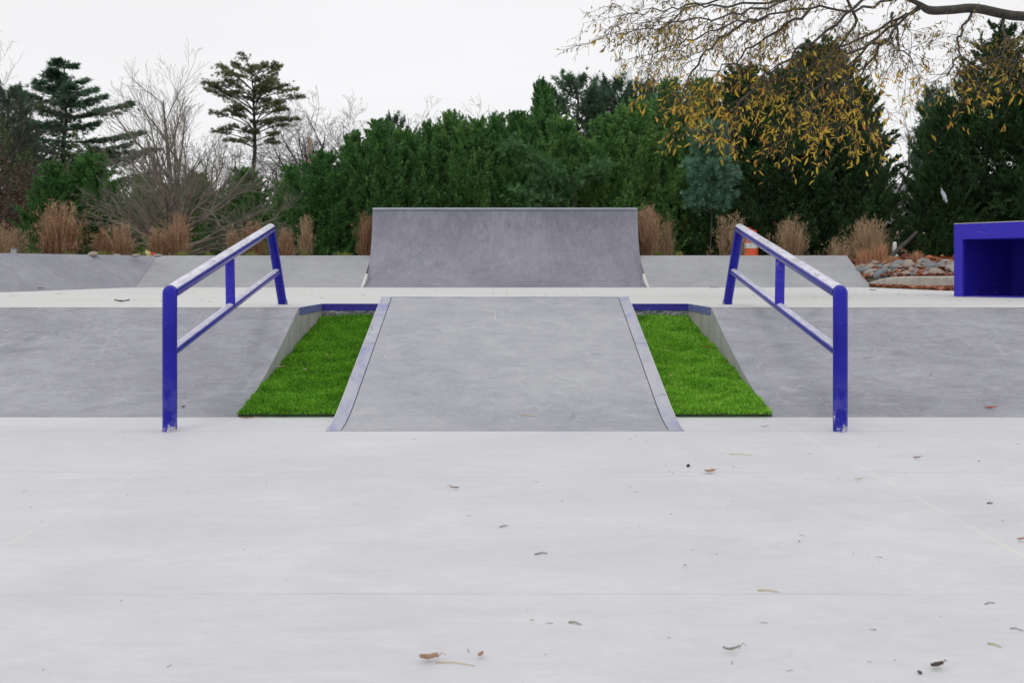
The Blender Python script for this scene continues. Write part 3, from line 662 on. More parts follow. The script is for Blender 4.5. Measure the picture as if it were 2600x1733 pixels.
for u, v, Y, hw, k, rz, lab in hedge: plant(k, mk[k], u, v+6, Y, lab, g, rz, halfw=hw*1.5)
g2 = 'tall dark cypress trees on the right'
for u, v, Y, hw, k, rz, lab in ((1702,150,30,120,'D',.4,'dark tall cypress behind the orange barrel, left of the highest peak'),
    (1795,150,29,120,'D',2.2,'dark tall cypress behind the oak leaves, second of the dark group'),
    (1890,92,29.5,150,'D',4.0,'highest dark cypress of the middle group, its peak hidden in oak twigs'),
    (1972,182,28.5,105,'D',5.5,'dark cypress closing the group at the bright gap of sky'),
    (2168,225,27.5,112,'D',1.7,'short wide dark cypress behind the rock bed, right of the bright gap'),
    (2225,140,28.5,110,'E',3.3,'open dark cypress with sky showing through, beyond the plastic bag'),
    (2300,58,27.5,150,'E',.8,'very tall dark cypress peak above the blue box at the right edge'),
    (2420,120,28,140,'D',2.9,'dark cypress cut by the right edge of the photo')):
    plant(k, mk[k], u, v, Y, lab, g2, rz, halfw=hw*(.95 if u in (1972,2168) else 1.32 if u != 2225 else 1.05))
for u, v, Y, hw, k, rz, lab in ((120,372,31,95,'B',.7,'dense green cypress at the left, behind the largest dry grass clump'),
    (215,352,32,110,'A',2.7,'wide rounded green cypress behind the left limbs of the bare spreading tree'),
    (330,402,32,90,'C',4.1,'low cypress in the shade directly behind the bare spreading tree, left side'),
    (450,395,32.5,90,'B',5.0,'low cypress seen through the right limbs of the bare spreading tree'),
    (560,385,32,95,'A',.2,'low cypress between the bare spreading tree and the hedge, below the flat topped pine')):
    plant(k, mk[k], u, v, Y, lab, 'low evergreen trees behind the bare tree', rz, halfw=hw)
# pines
def pine(seed, H, cb, Lf, nwh, per, mt, rise=.25, curl=.35, foliage=.45, tuft=.28, nt=9, fat=1.0, trunk_r=.2, plate=.1, W=.014, dens=1.0, bark='bark'):
    rr = np.random.RandomState(seed); root = empty('pine_tree'); 
    mesh('trunk', *trunkmesh(H*.97, trunk_r, seed, wob=.05), M[bark], root, smooth=60)
    sg = []; Ps = []; Ds = []
    for w in range(nwh):
        f = (w+rr.rand()*.5)/nwh; z0 = cb+(H-cb)*f
        for b in range(per):
            L = Lf(f)*rr.uniform(.65,1.15); az = 6.28*(b+rr.rand())/per+w*1.3; d = np.array((math.cos(az),math.sin(az),rise*rr.uniform(.6,1.4)))
            p = np.array((0,0,z0)); n = 7; pts = [p]
            for i in range(n):
                d = d+np.array((.06*rr.randn(),.06*rr.randn(),curl/n+.03*rr.randn())); q = p+d/np.linalg.norm(d)*L/n; sg.append((p,q,.035*fat*(1-i/n)*L/2.5+.008,.035*fat*(1-(i+1)/n)*L/2.5+.008)); p = q; pts.append(p)
            pts = np.array(pts); m = int(34*L*dens); s_ = foliage+(1-foliage)*rr.rand(m); i0 = np.minimum((s_*n).astype(int),n-1); fr = s_*n-i0
            base = pts[i0]*(1-fr)[:,None]+pts[i0+1]*fr[:,None]; side = np.array((-math.sin(az),math.cos(az),0))
            wd = L*.30*(1.15-s_)*rr.randn(m); P = base+side*wd[:,None]+np.array((math.cos(az),math.sin(az),0))*(np.abs(wd)*.5)[:,None]+np.stack([0*wd,0*wd,plate*rr.randn(m)+.05],1)
            for q in range(0, m, 4): sg.append((base[q]-pts[1]*0, P[q], .008*fat, .004*fat))
            Ps.append(P); Ds.append(np.array((math.cos(az)*.7,math.sin(az)*.7,.6))+.6*rr.randn(m,3)+side*np.sign(wd)[:,None]*.5)
    mesh('branch', *frust(sg,4), M[bark], root)
    P = np.vstack(Ps); mesh('crown', *fans(P, np.vstack(Ds), tuft*(.7+.6*rr.rand(len(P))), W, rr, nt, 1.3), mt, root)
    return root
mkW = lambda: P0(pine(21, 13, 5.2, lambda f: 4.3*(1-f)**.75*(.85+.15*math.sin(f*23))+.45, 11, 5, M['pine'], rise=.02, curl=.55, foliage=.28, tuft=.25, plate=.04, W=.020, dens=1.8), 13, 2.1)
plant('W', mkW, 147, 140, 60, 'tall layered white pine at the left with sweeping upturned boughs', None, .6, halfw=112)
mkF = lambda: P0(pine(24, 11.6, 7.2, lambda f: 3.0*(1-max(f-.55,0)/.45*.6)*(.55+.6*f), 12, 6, M['olivepine'], rise=.8, curl=-.55, foliage=.55, tuft=.17, plate=.04, W=.012, dens=1.1), 11.6, 2.1)
plant('F', mkF, 583, 164, 55, 'flat topped olive pine with a bare forked trunk, right of the spreading bare tree', None, .1, halfw=98)
mkL = lambda: P0(pine(27, 7.2, 2.4, lambda f: 2.0*(1-f)**.5+.25, 11, 5, M['pine'], rise=.6, curl=.4, foliage=.35, tuft=.20, plate=.09, W=.014, dens=1.6), 7.2, 1.6)
for u, v, Y, hw, rz, lab in ((1325,176,35,88,.2,'loose open pine with visible trunk rising behind the hedge gap'),(1412,186,35.5,82,1.9,'loose pine standing just right of the one with the visible trunk'),(1478,196,36,62,3.3,'slim loose pine at the right of the pine pair, near the oak twigs'),(20,205,52,70,4.5,'dark pine cut by the left edge of the photo'),(905,268,50,40,2.2,'small brownish pine tip peeking above the hedge left of the sky dip'),(2150,205,45,60,.9,'distant pine in the bright gap between the dark cypresses')):
    plant('L', mkL, u, v, Y, lab, 'loose pines behind the hedge', rz, halfw=hw)
def bough_bush(name, u, v0, v1, Y, hw, mt, label, seed, n=2600, shape=None):
    rr = np.random.RandomState(seed); gz = ground_z(wx(u,Y),Y); root = empty(name, (wx(u,Y),Y,gz)); tag(root, label, 'tree')
    ztop = wz(v0,Y); zc = wz(v1,Y); w = hw*Y/F_
    mesh('trunk', *tube([(wx(u,Y),Y,gz-.1),(wx(u,Y)+.1,Y+.1,(gz+ztop)/2),(wx(u,Y),Y,ztop-.3)], [.018,.018,.015], 8), M['bark'], root, smooth=60)
    sg = []; Ps = []; Ds = []
    nb = 70
    for i in range(nb):
        t = rr.rand(); z = zc+(ztop-zc)*t; az = rr.rand()*6.28; L = w*(1.15-t)**.6*rr.uniform(.55,1.0)*(.65+.9*t if t < .35 else 1)
        a = np.array((wx(u,Y),Y,z-.35*L)); b = a+np.array((math.cos(az)*L,math.sin(az)*L,.65*L)); sg.append((a,b,.02,.006))
        m = n//nb; s_ = .35+.65*rr.rand(m); P = a+(b-a)*s_[:,None]+rr.randn(m,3)*(.16*w*(1.2-s_))[:,None]
        Ps.append(P); Ds.append((b-a)/L+.6*rr.randn(m,3)+np.array((0,0,.3)))
    mesh('branch', *frust(sg,4), M['bark'], root); P = np.vstack(Ps)
    mesh('crown', *fans(P, np.vstack(Ds), .15*(.7+.6*rr.rand(len(P))), .008, rr, 9, 1.3), mt, root); return root
bough_bush('pine_tree', 1630, 292, 475, 26.5, 82, M['bluepine'], 'pale blue green pine bush in front of the dark cypresses', 31, n=4200)
# pine with long pale boughs in front of the hedge
root = empty('pine_tree', (wx(1325,29.5),29.5,ground_z(wx(1325,29.5),29.5))); tag(root, 'pale green pine boughs reaching left in front of the hedge above the quarter pipe', 'tree')
bp = np.array(root.location); sg = []; Ps = []; Ds = []; rr = np.random.RandomState(35)
mesh('trunk', *tube([bp-(0,0,.1), (wx(1322,29.5),29.5,wz(470,29.5)), (wx(1318,29.5),29.6,wz(415,29.5))], [.045,.035,.015], 8), M['bark'], root, smooth=60)
for pts in (((1325,415,29.4),(1290,395,28.9),(1240,370,28.5),(1195,345,28.3),(1165,335,28.2)),((1325,430,29.4),(1290,410,28.8),(1250,400,28.5),(1200,372,28.3)),((1322,470,29.4),(1280,460,28.8),(1240,450,28.5),(1180,442,28.2)),((1322,480,29.4),(1300,440,28.9),(1260,425,28.6),(1230,420,28.5)),((1325,440,29.4),(1350,400,29),(1390,385,28.8)),((1322,490,29.4),(1270,480,28.8),(1215,468,28.5))):
    L = smoothline([(wx(a,c),c,wz(b,c)) for a,b,c in pts], 6)
    mesh('branch', *tube(L, list(np.linspace(.035,.008,len(L))), 6), M['bark'], root, smooth=60)
    m = 420; i0 = (len(L)*.25+rr.rand(m)*(len(L)*.75-1)).astype(int); P = L[i0]+rr.randn(m,3)*np.array((.13,.16,.10))
    Ps.append(P); Ds.append((L[-1]-L[0])/np.linalg.norm(L[-1]-L[0])+.6*rr.randn(m,3)+np.array((0,0,.7)))
P = np.vstack(Ps); mesh('crown', *fans(P, np.vstack(Ds), .17*(.7+.6*rr.rand(len(P))), .009, rr, 8, 1.2), M['lightpine'], root)
# bare deciduous trees
def grow(sg, rr, p, d, L, r, lev, maxlev, up, kids, ang, n=5, ratio=.58, crook=.10, tips=None):
    pts = []
    for i in range(n):
        d = (d[0]+crook*rr.gauss(0,1), d[1]+crook*rr.gauss(0,1), d[2]+crook*.8*rr.gauss(0,1)+up/n)
        m = math.sqrt(d[0]**2+d[1]**2+d[2]**2); d = (d[0]/m,d[1]/m,d[2]/m); q = (p[0]+d[0]*L/n, p[1]+d[1]*L/n, p[2]+d[2]*L/n)
        r0 = r*(1-.8*i/n); r1 = r*(1-.8*(i+1)/n); sg.append((p,q,r0,r1)); pts.append((p,q,d,r1)); p = q
    if tips is not None and lev >= maxlev-1: tips.append(p)
    if lev >= maxlev: return
    for k in range(kids[lev]):
        f = .22+.78*(k+rr.random())/kids[lev]; i = min(int(f*n),n-1); a, b, dd, rl = pts[i]; t = f*n-i
        q = tuple(a[j]+(b[j]-a[j])*t for j in range(3)); x = (rr.gauss(0,1),rr.gauss(0,1),rr.gauss(0,1)); dt = sum(x[j]*dd[j] for j in range(3)); x = tuple(x[j]-dt*dd[j] for j in range(3)); m = math.sqrt(sum(v*v for v in x)) or 1
        s_ = ang*rr.uniform(.6,1.3); nd = tuple(dd[j]*math.cos(s_)+x[j]/m*math.sin(s_) for j in range(3))
        grow(sg, rr, q, nd, L*ratio*(1.15-.55*f)*rr.uniform(.7,1.2), max(rl*.72, .0022), lev+1, maxlev, up, kids, ang, max(3,n-1), ratio, crook, tips)
def bare(name, loc, label, stems, seed, kids, maxlev, up, ang, ratio=.58, crook=.1, m='bark', mt='twig', minr=0, extra=None, cat='tree', leaf=None, sc=1):
    rr = random.Random(seed); root = empty(name, loc); tag(root, label, cat); a = []; b = []
    for (off, d, L, r) in stems:
        sg = []; grow(sg, rr, (off[0],off[1],off[2]), d, L, r, 0, maxlev, up, kids, ang, 7, ratio, crook)
        for s_ in sg:
            s_ = (s_[0], s_[1], max(s_[2],minr), max(s_[3],minr)); (a if s_[2] > r*.33 else b).append(s_)
    o1 = mesh('trunk', *frust(a,8), M[m], root, smooth=60, org=(0,0,0)); o2 = mesh('crown', *frust(b,3), M[mt], root, org=(0,0,0))
    if leaf:
        rr2 = np.random.RandomState(seed); P = np.array([s_[1] for s_ in b]); P = P[rr2.rand(len(P)) < leaf[1]]
        mesh('leaves', *fans(P, rr2.randn(len(P),3), leaf[2]*(.6+.8*rr2.rand(len(P))), leaf[2]*.25, rr2, 2, .8), M[leaf[0]], root, org=(0,0,0))
    return root
Yb = 24.5; zg = ground_z(wx(400,Yb),Yb)
rr = random.Random(4); stems = []
for dx, top in ((.0,4.0),(-.25,3.5),(.28,3.4),(-.5,3.1),(.55,3.1),(.12,3.6),(-.12,3.7)):
    stems.append(((dx*.15,rr.uniform(-.08,.08),-.05),(dx*.9,rr.uniform(-.3,.3),2.2),top,.11 if dx == 0 else .06))
for i in range(20):
    az = rr.uniform(0,6.28); el = rr.uniform(.12,.66); stems.append(((rr.uniform(-.1,.1),rr.uniform(-.1,.1),rr.uniform(.0,.9)),(math.cos(az)*math.cos(el),math.sin(az)*math.cos(el),math.sin(el)),rr.uniform(1.75,2.75),.056))
bare('bare_tree', (wx(402,Yb),Yb,zg), 'large bare many stemmed tree with low spreading limbs behind the left dry grasses', stems, 6, (8,6,4), 3, .14, .55, .56, .10, 'palebark', 'palebark', .0030)
for u, v, Y, lab, sd, wd in ((490,285,38,'smaller bare upright tree just right of the large spreading bare tree',9,.35),(686,225,60,'bare crooked tree behind the pale wooden pole',12,.5),(760,210,62,'bare crooked tree with the widest twigs left of the sky dip',15,.55),(846,210,61,'bare crooked tree nearest the hedge tops, right of the crooked group',18,.5),(-8,112,45,'thin bare tree top cut by the left edge of the photo',22,.4),(1490,160,44,'bare reddish tree tip between the loose pines and the oak twigs',25,.45),(300,330,50,'small bare tree seen between the white pine and the spreading bare tree',28,.45),(640,300,52,'bare tree with fine twigs right behind the flat topped pine',31,.45),(2065,250,48,'thin bare tree in the bright gap of sky at the right',33,.4),(1080,248,55,'faint bare twig top just above the hedge over the quarter pipe',35,.35)):
    gz = ground_z(wx(u,Y),Y); Ht = wz(v,Y)-gz; rr = random.Random(sd); st = [((0,0,-.1),(rr.uniform(-.1,.1),rr.uniform(-.1,.1),1),Ht*.62,Ht*.016)]
    st += [((0,0,Ht*rr.uniform(.22,.34)),(rr.uniform(-wd,wd)*1.3,rr.uniform(-wd,wd),1),Ht*rr.uniform(.5,.64),Ht*.009) for k in range(5)]
    bare('bare_tree', (wx(u,Y),Y,gz), lab, st, sd, (7,6,4), 3, .16, .72, .55, .22, 'bark', 'bark', .0065*Y/60)
for u, v, Y, hw, mt, lab, sd in ((28,325,40,60,'brownleaf','brown leafed thicket tree at the left edge below the olive tree',41),(70,262,42,62,'olive','olive green leafy tree below the white pine at the left',43),(8,420,34,45,'brownleaf','dark brown brush at the left edge above the drooping grass',45)):
    gz = ground_z(wx(u,Y),Y); Ht = wz(v,Y)-gz; rr = random.Random(sd); w = hw*Y/F_
    st = [((rr.uniform(-.3,.3),rr.uniform(-.3,.3),0),(rr.uniform(-.5,.5),rr.uniform(-.4,.4),1),Ht*rr.uniform(.6,.95),.05) for k in range(7)]
    bare('leafy_tree', (wx(u,Y),Y,gz), lab, st, sd, (8,6,3), 3, .12, .6, .5, .14, 'bark', 'twig', .006, leaf=(mt, .9 if mt == 'olive' else .65, .13))
# far wood behind everything
rr = np.random.RandomState(77); n = 52000; x = -42+rr.rand(n)*92; y = 46+rr.rand(n)*8; hh = 3.1+.9*np.sin(x*.7)+.6*np.sin(x*1.9+2)+.5*rr.rand(n); z = .45+hh*rr.rand(n)**.7
keep = ~((x > 16.5) & (x < 24)); x, y, z = x[keep], y[keep], z[keep]; n = len(x)
tag(mesh('far_woods', *fans(np.stack([x,y,z],1), rr.randn(n,3)+np.array((0,0,.8)), .42*(.6+.8*rr.rand(n)), .07, rr, 4, 1.1), M['cypressdark']), 'dark far off wood closing the view under the trees', 'woods', kind='stuff')
# ------------------------------------------------------------------ overhanging oak
def pt(u, v, Y): return np.array((wx(u,Y),Y,wz(v,Y)))
root = empty('oak_tree', (10.6,15.6,.75)); tag(root, 'autumn oak whose limb hangs in from the upper right with yellow and orange leaves', 'tree')
tb = [(10.6,15.6,.6),(10.55,15.5,1.6),(10.5,15.4,2.6),(10.55,15.4,3.8),(10.7,15.5,6.0),(10.9,15.6,8.0)]
mesh('trunk', *tube(smoothline(tb,5), list(np.linspace(.30,.14,26)), 16), M['oakbark'], root, smooth=60)
limb = smoothline([(10.5,15.4,2.9),(9.6,14.3,3.7),(8.0,12.7,4.05),(6.8,11.6,3.9),tuple(pt(2352,38,11.0)),tuple(pt(2243,20,10.8)),tuple(pt(2185,23,10.7)),tuple(pt(2136,24,10.6)),tuple(pt(2108,8,10.5)),tuple(pt(2060,-14,10.4)),tuple(pt(1960,-50,10.3)),tuple(pt(1800,-90,10.2)),tuple(pt(1600,-110,10.1))], 5)
nl = len(limb); mesh('limb', *tube(limb, list(np.interp(np.arange(nl), [0,20,35,40,nl-1], [.13,.052,.045,.026,.008])), 14), M['oakbark'], root, smooth=60)
br = [[(2136,24,10.6),(2060,42,10.4),(1960,95,10.2),(1860,150,10.0),(1760,192,9.8),(1650,215,9.7)],
 [(2069,-10,10.4),(1980,18,10.2),(1860,22,10.0),(1700,52,9.9),(1580,95,9.8),(1500,125,9.7)],
 [(1960,-50,10.3),(1800,0,10.4),(1640,14,10.3),(1540,20,10.2),(1445,32,10.2)],
 [(2111,12,10.5),(2033,91,10.2),(1992,154,10.0),(1955,220,9.9),(1925,285,9.8)],
 [(2235,26,10.8),(2205,85,10.5),(2200,133,10.3),(2180,170,10.2)],
 [(2000,-5,10.3),(1900,70,10.0),(1810,130,9.7),(1745,190,9.5),(1690,255,9.4),(1665,300,9.4)],
 [(2060,42,10.4),(1980,120,10.6),(1905,195,10.7),(1855,255,10.8),(1810,300,10.8)],
 [(1760,38,9.95),(1650,92,10.2),(1600,150,10.4),(1575,200,10.5),(1565,235,10.5)],
 [(2300,28,11.0),(2315,85,10.6),(2300,130,10.4),(2250,150,10.3)],
 [(1960,-50,10.3),(1850,-10,9.7),(1700,30,9.4),(1600,48,9.2),(1465,68,9.1)],
 [(1860,22,10.0),(1760,90,9.8),(1690,140,9.7),(1620,170,9.6)],
 [(2033,91,10.2),(1940,130,9.9),(1870,210,9.7),(1830,270,9.6)],
 [(1800,-90,10.2),(1700,-20,10.5),(1580,20,10.7),(1500,80,10.8)],
 [(2352,38,11.0),(2390,60,10.5),(2370,110,10.2),(2330,140,10.0)],
 [(2050,30,10.4),(2060,90,10.2),(2090,130,10.1)],
 [(1925,-40,10.3),(1960,60,10.6),(1920,140,10.8),(1960,240,10.9),(1985,290,10.9)]]
sg = []; tw = []; leafP = []; leafD = []; lowP = []; lowD = []; rr = random.Random(19)
def nrm(v): m = math.sqrt(v[0]**2+v[1]**2+v[2]**2) or 1; return (v[0]/m,v[1]/m,v[2]/m)
def twig(p, d, L, r, lev):
    n = 4
    for i in range(n):
        d = nrm((d[0]+.13*rr.gauss(0,1), d[1]+.13*rr.gauss(0,1), d[2]+.11*rr.gauss(0,1)-.07)); q = (p[0]+d[0]*L/n,p[1]+d[1]*L/n,p[2]+d[2]*L/n)
        tw.append((p,q,max(r*(1-.7*i/n),.0014),max(r*(1-.7*(i+1)/n),.0012)))
        if lev < 2:
            for k in range(rr.choice((1,1,1,2) if lev == 0 else (0,1,1))):
                x = nrm((rr.gauss(-.05,1),rr.gauss(0,1),rr.gauss(-.15,.8))); twig(q, nrm(tuple(d[j]*.75+x[j]*.65 for j in range(3))), L*rr.uniform(.4,.62), r*.55, lev+1)
        low = q[2] < 2.80+.3*rr.gauss(0,.6)
        for k in range(rr.choice((0,1,1)) if lev == 2 else (1 if lev == 1 and i > 1 else 0)):
            if rr.random() < (.36 if low else .95):
                t = rr.random(); pp = tuple(p[j]+(q[j]-p[j])*t for j in range(3)); dd = nrm((d[0]*.5+.45*rr.gauss(0,1), d[1]*.5+.45*rr.gauss(0,1), -.75+.5*rr.gauss(0,1)))
                (lowP if low else leafP).append(pp); (lowD if low else leafD).append(dd)
        p = q
for bi, b in enumerate(br):
    Lp = smoothline([tuple(pt(*q)) for q in b], 5); m = len(Lp); Lp[1:-1] += np.array([(rr.gauss(0,.018),rr.gauss(0,.03),rr.gauss(0,.018)) for _ in range(m-2)])
    mesh('branch', *tube(Lp, [.014*(1-.85*i/m)+.002 for i in range(m)], 8), M['oakbark'], root, smooth=60)
    for i in range(2, m):
        for k in range(rr.choice((0,1,1,1,2)) if i < m-1 else 3):
            d = Lp[i]-Lp[i-1]; d = nrm(tuple(d)); x = nrm((rr.gauss(-.02,1),rr.gauss(0,1),rr.gauss(-.25,.8))); twig(tuple(Lp[i]), nrm(tuple(d[j]*.8+x[j]*.75 for j in range(3))), rr.uniform(.22,.52), .0045, 0)
mesh('twigs', *frust(tw,3), M['oakbark'], root)
def oakleaves(P, D, L0, seed):
    q = np.random.RandomState(seed); P = np.array(P); D = unit(np.array(D)); n = len(P); r = q.randn(n,3); S = unit(r-D*np.sum(r*D,1,keepdims=True)); T = np.cross(D,S)
    L = (L0*(.45+.95*q.rand(n)))[:,None]; w = L*.115; cv = T*L*.10*q.randn(n)[:,None]
    Vv = np.stack([P, P+D*L*.35+S*w+cv, P+D*L*.35-S*w+cv, P+D*L*.7+S*w*.9+cv*1.2, P+D*L*.7-S*w*.9+cv*1.2, P+D*L],1).reshape(-1,3); b = np.arange(n)[:,None]*6
    return Vv, np.vstack([b+np.array(f) for f in ([0,1,2],[1,3,2],[2,3,4],[3,5,4])])
mesh('leaves', *oakleaves(leafP, leafD, .047, 1), M['oakdim'], root); mesh('leaves', *oakleaves(lowP, lowD, .070, 2), M['oak'], root)['label'] = 'brighter yellow and orange leaves on the lowest twigs'
# ------------------------------------------------------------------ dry grass clumps
def blades(rr, n, h, rad, flare, w, droop=.25, plume=0.0, stiff=.25):
    a = rr.rand(n)*6.28; r0 = rad*.5*np.sqrt(rr.rand(n)); hh = h*(.28+.90*rr.rand(n)**1.25)*(1-.15*(r0/(rad*.5))**2); fl = flare*.75*rr.rand(n)**1.6*(r0/(rad*.5)*.6+.4)
    p = np.stack([np.cos(a)*r0, np.sin(a)*r0, 0*a],1); dirs = np.stack([np.cos(a),np.sin(a),0*a],1)+.35*np.column_stack([rr.randn(n,2),np.zeros(n)])
    Pts = []; ts = (0,.35,.7,1.0)
    for t in ts:
        o = dirs*(fl*(stiff*t+(1-stiff)*t*t))[:,None]; z = hh*(t-droop*fl/max(flare,.01)*t**3); Pts.append(p+o+np.stack([.012*rr.randn(n)*t,.012*rr.randn(n)*t,z],1))
    sd = np.stack([-np.sin(a+rr.randn(n)),np.cos(a+rr.randn(n)),0*a],1); Vv = []
    ws = (1,.9,.7,.12) if not plume else (.8,.7,1.0,1.5)
    for q, wf in zip(Pts, ws): Vv.append(q-sd*w*wf); Vv.append(q+sd*w*wf)
    V = np.stack(Vv,1).reshape(-1,3); b = np.arange(n)[:,None]*8; F = np.vstack([b+np.array([2*i,2*i+1,2*i+3,2*i+2]) for i in range(3)])
    tips = Pts[3]; return V, F, tips
def clump(name, u, Y, hpx, wpx, label, mt, n=1100, seed=0, cat='ornamental grass', group='dry ornamental grass clumps', w=.0045, droop=.25, gz=None, plume=True, stiff=.35):
    rr = np.random.RandomState(seed); x = wx(u,Y); z = ground_z(x,Y) if gz is None else gz; h = hpx*Y/F_+max(0,wz(586,Y)-z)*0+.06; rad = wpx*Y/F_/2
    root = empty(name, (x,Y,z-.02)); tag(root, label, cat, group)
    V, F, tips = blades(rr, int(n*.8), h, rad, rad, w, droop, stiff=stiff); mesh('blades', V, F, M[mt], root, org=(0,0,0))
    if plume:
        k = rr.rand(len(tips)) < .28; P = np.repeat(tips[k],5,0); P = P+rr.randn(len(P),3)*np.array((.02,.02,.045)); D = rr.randn(len(P),3)*.5+np.array((0,0,1.)); D[:,:2] += (P/rad*.5)[:,:2]
        mesh('seed_heads', *fans(P, D, .07*(.6+.8*rr.rand(len(P))), .003, rr, 3, .5), M[mt], root, org=(0,0,0))
    return root
cl = [(138,19.6,115,118,'largest russet dry grass clump, tall and bushy at the left',1900,'tan'),(8,18.9,66,110,'drooping brown dry grass cut by the left edge of the photo',1300,'tanpale'),
 (236,20.2,58,62,'low dry grass clump left half of the pair below the bare tree left limbs',700,'tan'),(281,20.1,74,62,'taller dry grass clump of the pair below the bare tree left limbs',900,'tan'),
 (366,20.2,64,66,'dry grass clump left of the bare tree base beside the wrapper',900,'tan'),(410,20.4,92,66,'tall dry grass clump in front of the bare tree base',1100,'tan'),
 (535,20.4,62,44,'thin dark dry grass behind the sloping part of the left rail',350,'tanpale'),(582,20.5,76,66,'russet dry grass framed inside the top of the left rail',900,'tan'),
 (657,20.4,60,46,'short dry grass clump just right of the left rail far post',600,'tan'),(703,20.3,86,40,'narrow upright dry grass column right of the left rail',650,'tanpale'),
 (843,20.5,90,52,'dry grass clump half hidden by the left edge of the quarter pipe',900,'tan'),(1486,20.4,106,76,'dense tall russet dry grass against the right edge of the quarter pipe',1900,'tan'),
 (1532,20.5,95,44,'airy thin grass beside the dense clump right of the quarter pipe',260,'tanpale'),(1668,20.5,92,60,'thin wispy dry grass left of the right rail far post',420,'tanpale'),
 (1696,20.3,90,44,'wispy dry grass at the left side of the orange barrel',520,'tanpale'),(1816,20.4,84,84,'feathery dry grass clump above the middle of the right rail',1100,'tanpale'),
 (1928,20.3,56,72,'low wispy dry grass near the right end of the low bank',520,'tanpale'),(1996,20.6,82,100,'broad feathery dry grass behind the rock bed',1300,'tanpale')]
for i, (u,Y,h,w_,lab,n,mt) in enumerate(cl): clump('ornamental_grass', u, Y, h, w_, lab, mt, n, 100+i)
for i, (u,Y,h,w_,lab) in enumerate(((1985,19.6,40,44,'cut back straw stubs at the left of the rock bed'),(2022,19.7,44,46,'cut back straw stubs right beside the other large stubs'),(2046,19.1,20,26,'small cut straw tuft among the river rocks'),(2107,19.3,22,28,'small cut straw tuft at the back right of the rocks'))):
    clump('cut_grass', u, Y, h, w_, lab, 'stub', 420, 200+i, group='cut back grass stubs', plume=False, w=.007, droop=0, stiff=.9)
for i, (u,w_,lab) in enumerate(((78,52,'yellow green sedge tuft left of the largest dry grass'),(158,52,'yellow green sedge tuft right below the largest dry grass'),(236,56,'yellow green sedge tuft on the left bank edge below the low grass pair'),(322,40,'small sedge tuft at the left of the wrapper'),(416,50,'sedge tuft below the tall grass at the bare tree'),(480,24,'tiny sedge tuft left of the rising left rail'),(578,46,'sedge tuft under the russet grass inside the left rail'),(628,30,'sedge tuft beside the left rail far post'),(700,26,'small sedge tuft under the narrow grass column'),(790,60,'sedge tuft alone on the bank edge left of the quarter pipe'),(1512,34,'pale sedge tuft right of the quarter pipe'),(1560,26,'small pale sedge tuft between the quarter pipe grass and the right rail'))):
    Y = 19.95 if u > 250 else 19.3; clump('sedge_tuft', u, Y, 12, w_, lab, 'sedge', 500, 300+i, cat='sedge', group='green sedge tufts on the bank top', plume=False, w=.004, droop=.5, gz=1.13)
# ------------------------------------------------------------------ background things
x, Y = wx(1720,27), 27; z = ground_z(x,Y); root = empty('traffic_barrel', (x,Y,z)); tag(root, 'orange traffic barrel with a white band behind the right rail', 'traffic barrel')
hb = wz(528,Y)-z; rb = .24
def ring(z0,z1,r0,r1): return tube([(x,Y,z+z0),(x,Y,z+z1)], [r0,r1], 28)
bands = [(.04,.16),(.16,.30),(.30,.44),(.44,.60),(.60,.76),(.76,.90),(.90,1.0)]
for i, (a,b) in enumerate(bands):
    f = lambda t: rb*(1.12-.2*t); mesh('band' if i in (3,5,1) else 'drum', *ring(a*hb, b*hb-.003, f(a)*(1-.012*i), f(b)*(1-.012*i)), M['whiteband'] if i in (3,) else M['orange'], root, smooth=40)
mesh('base', *ring(-.02,.04*hb,rb*1.35,rb*1.3), M['rubber'], root, smooth=40)
mesh('handle', *tube([(x-.06,Y,z+hb),(x-.05,Y,z+hb+.06),(x+.05,Y,z+hb+.06),(x+.06,Y,z+hb)], .012, 8), M['orange'], root, smooth=40)
x, Y = wx(712,56), 56; z = ground_z(x,Y); root = empty('utility_pole', (x,Y,z)); tag(root, 'pale wooden pole standing behind the left end of the hedge', 'pole')
mesh('shaft', *tube([(x,Y,z-.2),(x,Y,(z+wz(318,Y))/2),(x,Y,wz(318,Y))], [.16,.13,.11], 14), M['woodpole'], root, smooth=40)
mesh('bracket', *box(x-.2,x+.2,Y-.15,Y-.11,wz(345,Y),wz(345,Y)+.06), M['galv'], root)
Y = 50; x0, x1 = wx(2035,Y), wx(2200,Y); zg = .4; root = empty('building', ((x0+x1)/2,Y,zg)); tag(root, 'pale building with a red brick base glimpsed between the dark cypresses', 'building')
mesh('brick_base', *box(x0,x1,Y,Y+8,zg-.5,zg+2.4), M['brick'], root); mesh('wall', *box(x0,x1,Y+.05,Y+7.95,zg+2.403,zg+4.1), M['render'], root)
mesh('roof', [(x0-.4,Y-.4,zg+4.1),(x1+.4,Y-.4,zg+4.1),(x1+.4,Y+8.4,zg+4.1),(x0-.4,Y+8.4,zg+4.1),(x0-.4,Y+4,zg+5.3),(x1+.4,Y+4,zg+5.3)], [(0,1,5,4),(2,3,4,5),(0,4,3),(1,2,5),(0,3,2,1)], M['roof'], root)
for k in range(3):
    xx = x0+1+k*1.8; w = mesh('window', *box(xx,xx+1,Y-.03,Y+.04,zg+2.7,zg+3.8), M['whiteband'], root); mesh('pane', *box(xx+.1,xx+.9,Y-.05,Y-.031,zg+2.8,zg+3.7), M['glass'], w, org=root.location)
Y = 36; xa, xb = wx(2040,Y), wx(2190,Y); zz = ground_z(xa,Y); root = empty('chain_link_fence', (xa,Y,zz)); tag(root, 'low chain link fence with grey posts behind the leaning branch', 'fence')
zt_ = wz(577,Y)
for k in range(4): xx = xa+(xb-xa)*k/3; mesh('post', *tube([(xx,Y,zz-.1),(xx,Y,zt_+.08)], .03, 10), M['galv'], root, smooth=40)
